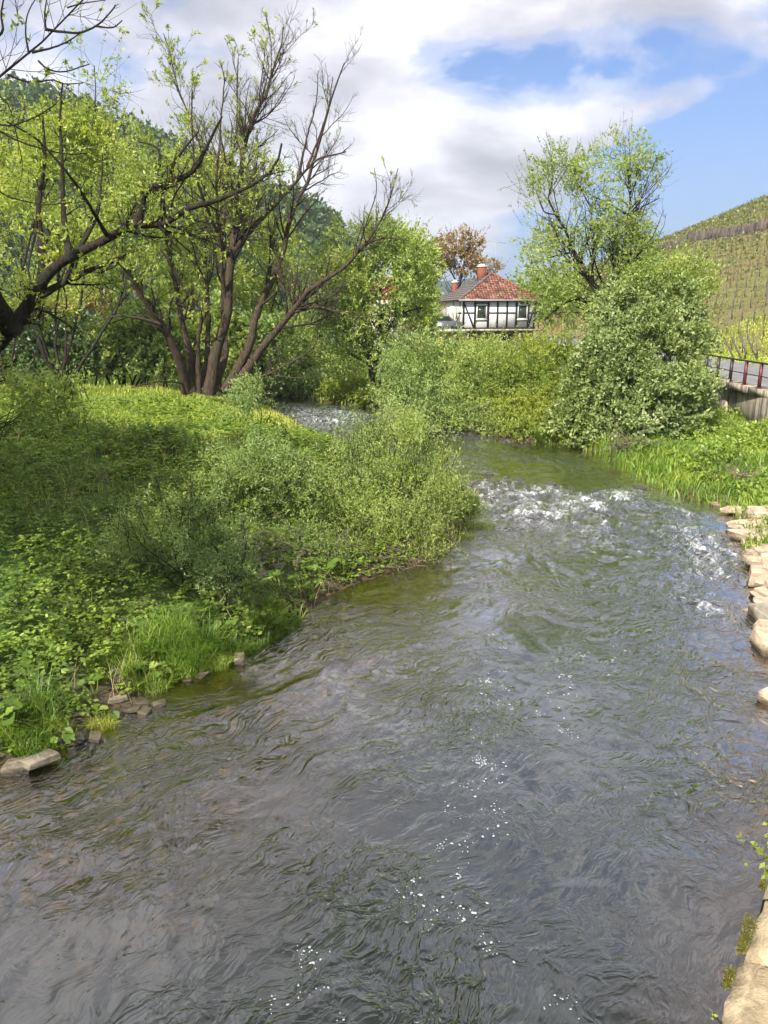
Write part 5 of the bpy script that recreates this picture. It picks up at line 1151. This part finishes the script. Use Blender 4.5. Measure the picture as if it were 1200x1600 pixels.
# far bank growth at the bend
for i, (x_, y_, D_, r_, rz_, lm_, lab) in enumerate(((450, 596, 47, 34, 16, 'leaf_willow', 'low bush at the left end of the far bank'), (500, 600, 46, 34, 18, 'leaf_grey', 'grey-green bush on the far bank below the conifer'), (545, 612, 43.5, 40, 20, 'leaf_yellow', 'sunny low bush on the far bank at the middle of the bend'),
                             (590, 625, 41, 26, 14, 'leaf_spring', 'small bright bush at the foot of the river tree'), (520, 575, 49, 44, 22, 'leaf_willow', 'taller green bush behind the far bank growth'))):
    ptree('bank_shrub', lab, x_, y_+12, D_, [lo(x_-10, y_, r_*.7, rz_), lo(x_+14, y_+3, r_*.7, rz_*.8)], M[lm_], 420, 12, .15, cat='bush', seed=70+i, r0=.05, tl=.5, twigs=False, nb=16, gap=-.3)
# row of trees down the valley right and left of the house (mostly hidden)
for i, (x_, D_, h_, lab) in enumerate(((850, 96, 60, 'green tree behind the right end of the house'), (640, 120, 50, 'distant green tree beyond the pink house'), (900, 130, 50, 'distant tree beyond the tall right-bank willow'))):
    ptree('valley_tree', lab, x_, 500, D_, [lo(x_, 455, h_*.7, 34), lo(x_+18, 480, h_*.6, 30), lo(x_-20, 478, h_*.6, 30)], M['leaf_willow'], 420, 12, .4, seed=80+i, twigs=False, nb=20)
# tree behind the camera's left shoulder whose crown shades the near bank
lb = [((-14.8, 8.0, 12.2), (3.0, 3.0, 2.6)), ((-14.0, 3.6, 12.0), (3.0, 3.0, 2.6)), ((-15.2, 5.5, 14.8), (2.6, 2.6, 2.2)), ((-13.6, 12.8, 8.3), (2.4, 3.0, 2.0)), ((-10.4, 6.2, 8.3), (2.8, 2.8, 2.0)), ((-10.9, 10.0, 8.8), (2.2, 2.6, 1.8)), ((-8.1, 3.4, 8.6), (1.8, 2.0, 1.5)), ((-12.8, 8.6, 8.0), (2.8, 2.8, 2.0))]
leafy('bank_tree', 'leafy tree beside the left edge whose crown shades the bank', 'tree', (-12.5, 3.5, 1.2), lb, M['leaf_spring'], 2300, 9, .22, .5, .8, gap=-.10, seed=90, r0=.22, nb=70)

# ---------------------------------------------------------------- ground vegetation
def scatter(n, x0, x1, y0, y1, fn):
    x = rng.uniform(x0, x1, n); y = rng.uniform(y0, y1, n); k_ = rng.random(n) < fn(x, y); return x[k_], y[k_]
def left_mask(x, y, dmin=.0, dmax=99):
    di, do, ins = river_sd(x, y); return (~ins) & (di < do) & (di > dmin) & (di < dmax)
def right_mask(x, y, dmin=.0):
    di, do, ins = river_sd(x, y); return (~ins) & (do <= di) & (do > dmin) & (x < np.interp(y, WALLA[::-1, 1], WALLA[::-1, 0])+.0)
def infov(x, y, m_=1.12): return (np.abs(x) < 0.545*m_*y + .4)
def canopy(x, y, s=1.0): return (.34 + .30*fbm(x*.9, y*.9, None, 3, 91) + .30*fbm(x*2.8, y*2.8, None, 2, 92) + .16*fbm(x*6.5, y*6.5, None, 1, 93))*s
def blades(x, y, hgt, wdt, lean, tint, mt, name, label, curve=.5, z0=None):
    n_ = len(x); z_ = ground(x, y) - .03 if z0 is None else z0; a_ = rng.uniform(0, 6.283, n_); dr = np.stack([np.cos(a_), np.sin(a_)], 1)
    b_ = np.stack([x, y, z_], 1); ln = (hgt*lean)[:, None]
    p1 = b_ + np.c_[dr*ln*.18, hgt*.45]; p2 = b_ + np.c_[dr*ln*.55, hgt*.82]; p3 = b_ + np.c_[dr*ln*(1+curve*.3), hgt*(1-.25*curve*lean)]
    sd = np.stack([-dr[:, 1], dr[:, 0], 0*a_], 1)*(wdt/2)[:, None]; tw_ = rng.normal(0, .5, (n_, 1)); sd = sd + np.c_[dr, 0*a_]*(wdt/2)[:, None]*tw_
    V_ = np.stack([b_-sd*.8, b_+sd*.8, p1+sd, p1-sd, p2+sd*.7, p2-sd*.7, p3], 1).reshape(-1, 3); o_ = (np.arange(n_)*7)[:, None]
    Q_ = np.concatenate([o_+np.array([[0, 1, 2, 3]]), o_+np.array([[3, 2, 4, 5]])]); T_ = o_+np.array([[5, 4, 6]])
    o = link(name, build_mesh(name, V_, [Q_, T_], mt, {'tint': np.repeat(np.clip(tint, 0, 1), 7)}, smooth=True)); return tag(o, label, kind='stuff')
# leafy ground cover of the left bank, in little whorls
x, y = scatter(150000, -17, 4, 5.5, 30, lambda x, y: left_mask(x, y, .22)*infov(x, y)*np.clip(26/(y*y)*5.2, .12, 1)*(fbm(x*1.3, y*1.3, None, 3, 95) > -.42))
h_ = canopy(x, y)*np.clip(pdist(x, y, inner)/1.4, .35, 1); g_ = ground(x, y)
per = 4; n_ = len(x); C = np.repeat(np.stack([x, y, g_+np.maximum(h_, .07)*rng.uniform(.62, 1.05, n_)], 1), per, 0); a_ = rng.uniform(0, 6.28, len(C))
sz = np.repeat(rng.uniform(.038, .080, n_)*(1+.3*np.clip(fbm(x*.8+3, y*.8, None, 2, 94)*2, -.6, 1))*np.clip(np.hypot(x, y)/14, .9, 1.7), per)
A = np.stack([np.cos(a_), np.sin(a_), rng.normal(-.12, .28, len(C))], 1)*sz[:, None]*rng.uniform(.8, 1.2, (len(C), 1)); nz = nrm(np.c_[rng.normal(0, .35, (len(C), 2)), np.ones(len(C))]); B = nrm(np.cross(A, nz))*sz[:, None]*.36
T = .42+.30*fbm(C[:, 0]*.7, C[:, 1]*.7, None, 3, 96)+rng.normal(0, .15, len(C)); Lv = Leaves(); Lv.add(C, A, B, np.clip(T, 0, 1))
tag(link('ground_cover', Lv.mesh('ground_cover', M['cover'], .15)), 'dense leafy ground cover over the left bank', kind='stuff'); NC = Lv.count()
# meadow grass beyond and between
x, y = scatter(180000, -26, 5, 14, 56, lambda x, y: left_mask(x, y, .05)*infov(x, y)*np.where(y < 24, .25+.75*(np.hypot(x-2.0, (y-24)*.6) < 5.5), 1)*.55)
hg = rng.uniform(.14, .38, len(x))*np.clip(1.1+.5*fbm(x*.5, y*.5, None, 2, 97), .5, 1.6)*np.where(y > 28, .8, 1); blades(x, y, hg, np.clip(y/1400, .012, .05)*rng.uniform(.7, 1.3, len(x)), rng.uniform(.2, .9, len(x)), .5+.32*fbm(x*.4, y*.4, None, 2, 98)+rng.normal(0, .15, len(x)), M['meadow'], 'meadow_grass', 'yellow-green meadow grass beyond the ground cover')
# lush tall grass along the near water edge
def lush(x, y):
    di = pdist(x, y, inner); return left_mask(x, y, .02)*(di < .75+.9*noise3(x*.8, y*.8, None, 99))*(fbm(x*1.4, y*1.4, None, 3, 100)+.25*noise3(x*5, y*5, None, 77) > -.02)*infov(x, y)
x, y = scatter(160000, -8, 1.5, 5.8, 11.6, lush)
hg = rng.uniform(.12, .46, len(x))*np.clip(1+1.3*fbm(x*1.8, y*1.8, None, 2, 101), .35, 1.8)
for bp_ in ((215,1010),(235,1055),(145,985),(15,1150),(55,1085),(150,1085),(320,985),(385,960),(440,935),(480,925)):
    b0_ = gp(*bp_, .15); hg = hg*(1-.6*np.exp(-((x-b0_[0])**2+(y-b0_[1])**2)/.10))
blades(x, y, hg, rng.uniform(.006, .012, len(x)), rng.uniform(.25, 1.0, len(x)), .45+.35*fbm(x*1.2, y*1.2, None, 2, 102)+rng.normal(0, .17, len(x)), M['grass'], 'waterside_grass', 'lush tall grass along the near left water edge', .9)
# right-bank grass and weeds
x, y = scatter(60000, 6, 17.5, 15, 41, lambda x, y: right_mask(x, y, .05)*infov(x, y)*.9)
hg = rng.uniform(.18, .42, len(x))*np.clip(1+.7*fbm(x*.7, y*.7, None, 2, 103), .5, 1.6); blades(x, y, hg, rng.uniform(.017, .034, len(x)), rng.uniform(.25, .9, len(x)), .5+.35*fbm(x*.8, y*.8, None, 2, 104)+rng.normal(0, .15, len(x)), M['grass'], 'bank_grass', 'bright grass on the right bank below the wall', .8)
x, y = scatter(30000, 6, 17.5, 15, 41, lambda x, y: right_mask(x, y, .6)*infov(x, y)*(fbm(x*.8, y*.8, None, 3, 105) > .0)*.9)
n_ = len(x); C = np.repeat(np.stack([x, y, ground(x, y)+rng.uniform(.08, .42, n_)*np.clip(1+fbm(x*.9, y*.9, None, 2, 106), .4, 1.6)], 1), 4, 0); A, B = leaf_frames(len(C), np.tile([0, 0, .2], (len(C), 1)), .15, .55, 1, .1, 1.0); Lv = Leaves(); Lv.add(C, A, B, np.clip(.5+.3*fbm(C[:, 0], C[:, 1], None, 2, 107)+rng.normal(0, .16, len(C)), 0, 1))
tag(link('bank_weeds', Lv.mesh('bank_weeds', M['cover'])), 'leafy nettles and weeds on the right bank', kind='stuff')
# far bank and valley grass
x, y = scatter(30000, -28, 12, 40, 75, lambda x, y: (right_mask(x, y, .05) | (y > 52))*infov(x, y)*.7)
blades(x, y, rng.uniform(.25, .6, len(x)), rng.uniform(.06, .12, len(x)), rng.uniform(.2, .8, len(x)), rng.normal(.5, .2, len(x)), M['grass'], 'far_bank_grass', 'green grass on the far bank of the bend', .6)
x, y = scatter(13000, 22.6, 34, 38, 70, lambda x, y: (x/y < .6)*1.0)
blades(x, y, rng.uniform(.1, .32, len(x)), rng.uniform(.05, .09, len(x)), rng.uniform(.2, .8, len(x)), rng.normal(.5, .2, len(x)), M['meadow'], 'verge_grass', 'yellow flowering verge between road and vineyard', .6, z0=np.maximum(vine_hill(x, y), 1.8)-.03)

# nettles: upright leafy stems standing out of the cover, each with pairs of toothed leaves
x, y = scatter(9000, -12, 3, 6.5, 24, lambda x, y: left_mask(x, y, .3)*infov(x, y)*(fbm(x*.7+5, y*.7, None, 3, 110) > .12)*.5)
n_ = len(x); g_ = ground(x, y); hs_ = rng.uniform(.35, .75, n_); dx_ = rng.normal(0, .08, (n_, 2)); Lv = Leaves(); tn_ = rng.uniform(.1, .6, n_)
for k_ in range(6):
    f_ = .35+.65*k_/5
    for sg in (-1, 1):
        a_ = rng.uniform(0, .5, n_)+k_*1.57; d_ = np.stack([np.cos(a_)*sg, np.sin(a_)*sg, np.full(n_, -.18)], 1); sz_ = (.10*(1.15-.6*f_)*np.clip(y/12, .8, 1.8))[:, None]
        C = np.stack([x+dx_[:, 0]*f_, y+dx_[:, 1]*f_, g_+hs_*f_], 1); nz = nrm(np.array([0, 0, 1])+rng.normal(0, .3, (n_, 3))); Lv.add(C, d_*sz_, nrm(np.cross(d_, nz))*sz_*.28, np.clip(tn_+rng.normal(0, .08, n_), 0, 1))
tag(link('nettles', Lv.mesh('nettles', M['cover'], .2)), 'darker nettle stems rising out of the ground cover', kind='stuff')
# dead grass stems and litter
x, y = scatter(5000, -11, 4, 6, 22, lambda x, y: left_mask(x, y, .05)*infov(x, y)*(fbm(x*.8, y*.8+9, None, 3, 111) > .1))
M['straw'] = leafmat('dry_stem', (0.20, 0.14, 0.07), (0.38, 0.29, 0.16), (0.48, 0.40, 0.24), 0.2, 0.02)
blades(x, y, rng.uniform(.2, .62, len(x)), np.clip(y/1700, .005, .012), rng.uniform(.3, 1.6, len(x)), rng.uniform(0, 1, len(x)), M['straw'], 'dry_stalks_litter', 'dead straw-coloured stems among the green growth')
# --- grass tussocks at the water
def tussock(px_, py_, n_, r_, hg, label, yel=.55):
    c0 = gp(px_, py_, .03); g_ = max(float(ground(c0[0], c0[1], True)), .0); a_ = rng.uniform(0, 6.283, n_); rr_ = r_*np.sqrt(rng.random(n_)); x = rr_*np.cos(a_); y = rr_*np.sin(a_)*.6
    o = blades(x, y, rng.uniform(.5, 1.1, n_)*hg, rng.uniform(.005, .010, n_), rng.uniform(.3, 1.2, n_), rng.normal(yel, .2, n_), M['grass'], 'grass_tussock', None, .9, z0=0*x-.04); o.location = (c0[0], c0[1], g_)
    del o['kind']; tag(o, label, 'grass tuft')
tussock(330, 1040, 420, .26, .22, 'sunlit yellow-green tussock reaching over the water', .85); tussock(355, 1028, 300, .2, .20, 'grass tuft at the very tip beside the upright buff stone', .8)
tussock(160, 1132, 280, .17, .17, 'small pale grass clump at the shallow cove', .9); tussock(70, 1150, 260, .17, .24, 'grass tuft behind the grey squared slab', .55); tussock(250, 1075, 30, .05, .16, 'few thin grass blades standing in the water'); tussock(218, 1072, 40, .06, .2, 'narrow grass tuft at the water right of the butterbur'); tussock(104, 1163, 50, .05, .07, 'tiny dark grass tuft between the wet stones', .2)
tussock(195, 1045, 340, .22, .30, 'dense grass tuft in front of the butterbur clump', .5); tussock(20, 1165, 260, .2, .28, 'grass tuft at the left edge above the buff stone', .55)
tussock(750, 822, 260, .4, .22, 'yellowish tussock at the tip of the spit', .8); tussock(725, 838, 160, .3, .2, 'lower grass tuft beside the spit tussock', .7)

# --- butterbur: large round leaves on stalks
def disc_leaf_mesh(seed, r_):
    rg = np.random.default_rng(seed); na = 18; a_ = np.linspace(.28, 2*math.pi-.28, na); V_ = [(0, 0, 0)]; F_ = []
    rad = 1+.07*np.sin(a_*5+seed)+.05*rg.normal(size=na); cup = rg.uniform(.02, .16)
    for k_, f_ in enumerate((.35, .7, 1.0)):
        for i_, t_ in enumerate(a_):
            rr_ = f_*rad[i_]*r_; V_.append((rr_*math.cos(t_)+r_*.15, rr_*math.sin(t_)*.92, r_*(cup*f_*f_*2 - .10*f_*f_*(i_ % 2) + .10*math.sin(t_*2+seed)*f_)))
    T_ = [[0, 1+i, 2+i] for i in range(na-1)]; Q_ = [[1+k_*na+i, 1+(k_+1)*na+i, 2+(k_+1)*na+i, 2+k_*na+i] for k_ in range(2) for i in range(na-1)]
    return build_mesh('leaf', np.array(V_), [np.array(Q_), np.array(T_)], M['butterbur'], {'tint': np.full(len(V_), rg.uniform(.2, .95))}, smooth=True)
LM = [disc_leaf_mesh(i, 1.0) for i in range(10)]
def butterbur(px_, py_, n_, spread_, size, label, hmax=.35):
    c0 = gp(px_, py_, .15); c0[2] = max(float(ground(c0[0], c0[1])), 0)-.02; o = thing('butterbur_plant', label, 'plant', c0)
    P_ = []; 
    for i in range(n_):
        a_ = rng.uniform(0, 6.28); rr_ = spread_*math.sqrt(rng.random()); s_ = size*rng.uniform(.6, 1.15); tip = np.array([rr_*math.cos(a_), rr_*math.sin(a_)*.7, hmax*rng.uniform(.6, 1.15)*(1-.45*rr_/spread_)+.08])
        q = link('leaf', LM[int(rng.integers(10))], o, tip); q.scale = (s_/2,)*3; q.rotation_euler = (rng.normal(0, .3)-.15, rng.normal(0, .3), rng.uniform(0, 6.28))
        P_.append(resample([tip*np.array([.25, .25, 0]), tip*np.array([.7, .7, .55]), tip-np.array([0, 0, .003])], 6))
    V_, F_ = tubes(np.array(P_), np.full((n_, 6), .006), 4); link('stalks', build_mesh('stalks', V_, [F_], M['grass'], {'tint': np.full(len(V_), .7)}, smooth=True), o)
butterbur(215, 1010, 13, .30, .20, 'butterbur with the largest cupped leaves in the middle of the waterside grass'); butterbur(235, 1055, 18, .26, .125, 'butterbur with small leaves hanging down to the water', .24); butterbur(145, 985, 4, .25, .20, 'single pale butterbur leaf cluster on the grassy slope')
butterbur(15, 1150, 10, .26, .20, 'butterbur at the far left edge above the shore stones'); butterbur(55, 1085, 4, .18, .17, 'lone butterbur leaf group in the grass at the left'); butterbur(150, 1085, 9, .2, .13, 'butterbur between the grass and the shallow cove', .22); butterbur(165, 1115, 9, .16, .11, 'little butterbur rising out of the pale grass clump', .15)
butterbur(320, 985, 9, .26, .17, 'butterbur at the right of the tall grass'); butterbur(385, 960, 9, .34, .17, 'butterbur spreading under the feathery shrub'); butterbur(440, 935, 16, .42, .17, 'bright leafy butterbur on the bank left of the spit bush'); butterbur(480, 925, 12, .34, .15, 'butterbur last before the spit bush at the water'); butterbur(135, 940, 6, .26, .2, 'dark butterbur half hidden among the ground cover'); butterbur(490, 740, 9, .5, .30, 'dark rosette of big leaves in the sunny grass behind'); butterbur(90, 1150, 7, .18, .13, 'butterbur hanging over the grey slab', .2)
butterbur(400, 890, 12, .5, .16, 'broad leafy plant in the shade below the wispy shrub'); butterbur(460, 880, 12, .5, .15, 'dock-like plant beside the stony patch')
butterbur(275, 1000, 10, .26, .19, 'broad butterbur leaves right behind the sunlit tussock'); butterbur(90, 1040, 7, .26, .17, 'butterbur rising from the thick grass at the left'); butterbur(350, 1000, 8, .24, .15, 'low butterbur just above the sunlit tussock'); butterbur(500, 905, 12, .40, .18, 'broad leaves directly under the left side of the spit bush')
butterbur(190, 955, 8, .34, .17, 'butterbur among the nettles above the waterside grass'); butterbur(540, 900, 10, .36, .16, 'dark leaves hanging to the water under the spit bush'); butterbur(430, 975, 10, .3, .15, 'butterbur reaching the water left of the dark pool')
# stony patch with dead twigs on the bank, stick in the meadow
for i in range(26):
    p = gp(405+rng.normal(0, 28), 862+rng.normal(0, 10), .55); s_ = rng.uniform(.12, .3)
    stone('patch_stone', (p[0], p[1], float(ground(p[0], p[1]))+.02+.1*rng.random()), (s_*1.3, s_, s_*.35), rng.uniform(0, 3), 'flat stone in the bare patch between the bank shrubs', group='flat stones in the bare patch', matr=M['bank_stone'], tilt=.2, seed=500+i)
p = at(135, 608, 30); g_ = float(ground(p[0], p[1]))
P, Rr = limbs([([(0, 0, -.1), (-.22, 0, .45), (-.52, .05, 1.05)], .035, .02)], 8, .05); V_, F_ = tubes(P, Rr, 6, .2)
tag(link('leaning_stick', build_mesh('leaning_stick', V_, [F_], M['bark_dark'], smooth=True), None, (p[0]+.2, p[1], g_)), 'dark dead stick leaning out of the bright meadow', 'stick')
def twigheap(name, label, c0, n_, sp_, ln, mt='twig_pale', flatz=.35):
    a_ = nrm(rng.normal(size=(n_, 3))*np.array([1, 1, flatz])); s_ = rng.normal(0, 1, (n_, 3))*sp_*np.array([1, .7, .35]); s_[:, 2] = np.abs(s_[:, 2]); l_ = rng.uniform(.4, 1, (n_, 1))*ln
    P_ = np.stack([s_, s_+a_*l_*.35+rng.normal(0, .04, (n_, 3)), s_+a_*l_*.7+rng.normal(0, .06, (n_, 3)), s_+a_*l_], 1); V_, F_ = tubes(P_, np.linspace(.014, .004, 4)[None]*np.ones((n_, 1))*ln, 4)
    return tag(link(name, build_mesh(name, V_, [F_], M[mt], smooth=True), None, c0), label, 'twigs', kind='stuff')
c0 = gp(992, 700, .35); twigheap('driftwood_heap', 'tangle of pale dead twigs caught on the right bank under the bushes', c0, 90, .35, 1.1)
c0 = gp(405, 862, .75); twigheap('dead_twigs', 'brown dead twigs over the stony patch of the left bank', c0, 70, .4, .6)
c0 = gp(600, 880, .15); twigheap('root_tangle', 'bare brown twigs dangling over the water under the spit bush', c0, 110, .7, .55); c0 = gp(690, 850, .15); twigheap('root_tangle', 'thin bare twigs trailing in the current near the spit tip', c0, 60, .5, .45)
c0 = gp(1150, 745, .5); twigheap('dry_stalks', 'reddish dry stalks in the weeds of the right bank', c0, 40, .3, .8, 'leaf_twig' if 'leaf_twig' in M else 'twig_pale', 1.2)
# leafy sprigs over the quay wall
def sprig(label, pts, leaf, n_, D_=None, seed=1):
    P_, R_ = limbs([(pts, .006, .002)], 12, .02); Q1, RQ = spawn(P_, R_, 7, (.2, .45), (30, 60), 5, .3, 1, up=.05, wig=.15, rs=.7, rmin=.002)
    Lv = Leaves(); leaves_on(Lv, np.concatenate([Q1]), n_, leaf, .62, .7, .1, tmin=.3); leaves_on(Lv, P_[:, 5:], n_, leaf, .62, .7, .1, tmin=.3)
    assemble('bramble_sprig', label, 'plant', pts[0], [('stem', [(P_, R_, 5, 0), (Q1, RQ, 3, 0)], M['twig'])], [('leaves', Lv, M['leaf_spring'])])
sprig('bright leafy sprig growing out of the wall at the right edge', [gp(1215, 1370, 1.5), at(1205, 1340, 4.6), at(1185, 1345, 4.5), at(1168, 1350, 4.45)], .055, 6)
sprig('smaller green sprig above the bright one at the right edge', [gp(1225, 1370, 1.5), at(1218, 1300, 4.9), at(1203, 1285, 4.9), at(1196, 1285, 4.9)], .05, 5)
sprig('single round-leaved shoot at the bottom end of the wall edge', [gp(1128, 1600, 1.42), at(1120, 1592, 3.1), at(1113, 1588, 3.08)], .03, 1)
P, Rr = limbs([([gp(1230, 1360, 1.5), at(1205, 1270, 4.8), at(1180, 1290, 4.7), at(1152, 1336, 4.6)], .004, .002)], 14, .01); V_, F_ = tubes(P, Rr, 5)
tag(link('arching_twig', build_mesh('arching_twig', V_, [F_], M['twig_pale'], smooth=True)), 'thin arching bare stem hanging over the water at the right edge', 'stem')

# ---------------------------------------------------------------- air
m, t, out = mat('valley_air'); pv = t.new('ShaderNodeVolumePrincipled'); pv.inputs['Color'].default_value = (0.80, 0.90, 1.0, 1); pv.inputs['Density'].default_value = 0.0004; pv.inputs['Anisotropy'].default_value = 0.3; t.l.new(pv.outputs[0], out.inputs['Volume'])
HAZE = True
if HAZE:
    mbx = MB(); mbx.box(-1600, 2400, -310, 2800, -3.0, 260); tag(mbx.obj('haze', m), 'thin pale summer haze filling the valley', kind='stuff')
tris = sum(len(o.data.loops) - 2*len(o.data.polygons) for o in S.objects if o.type == 'MESH');
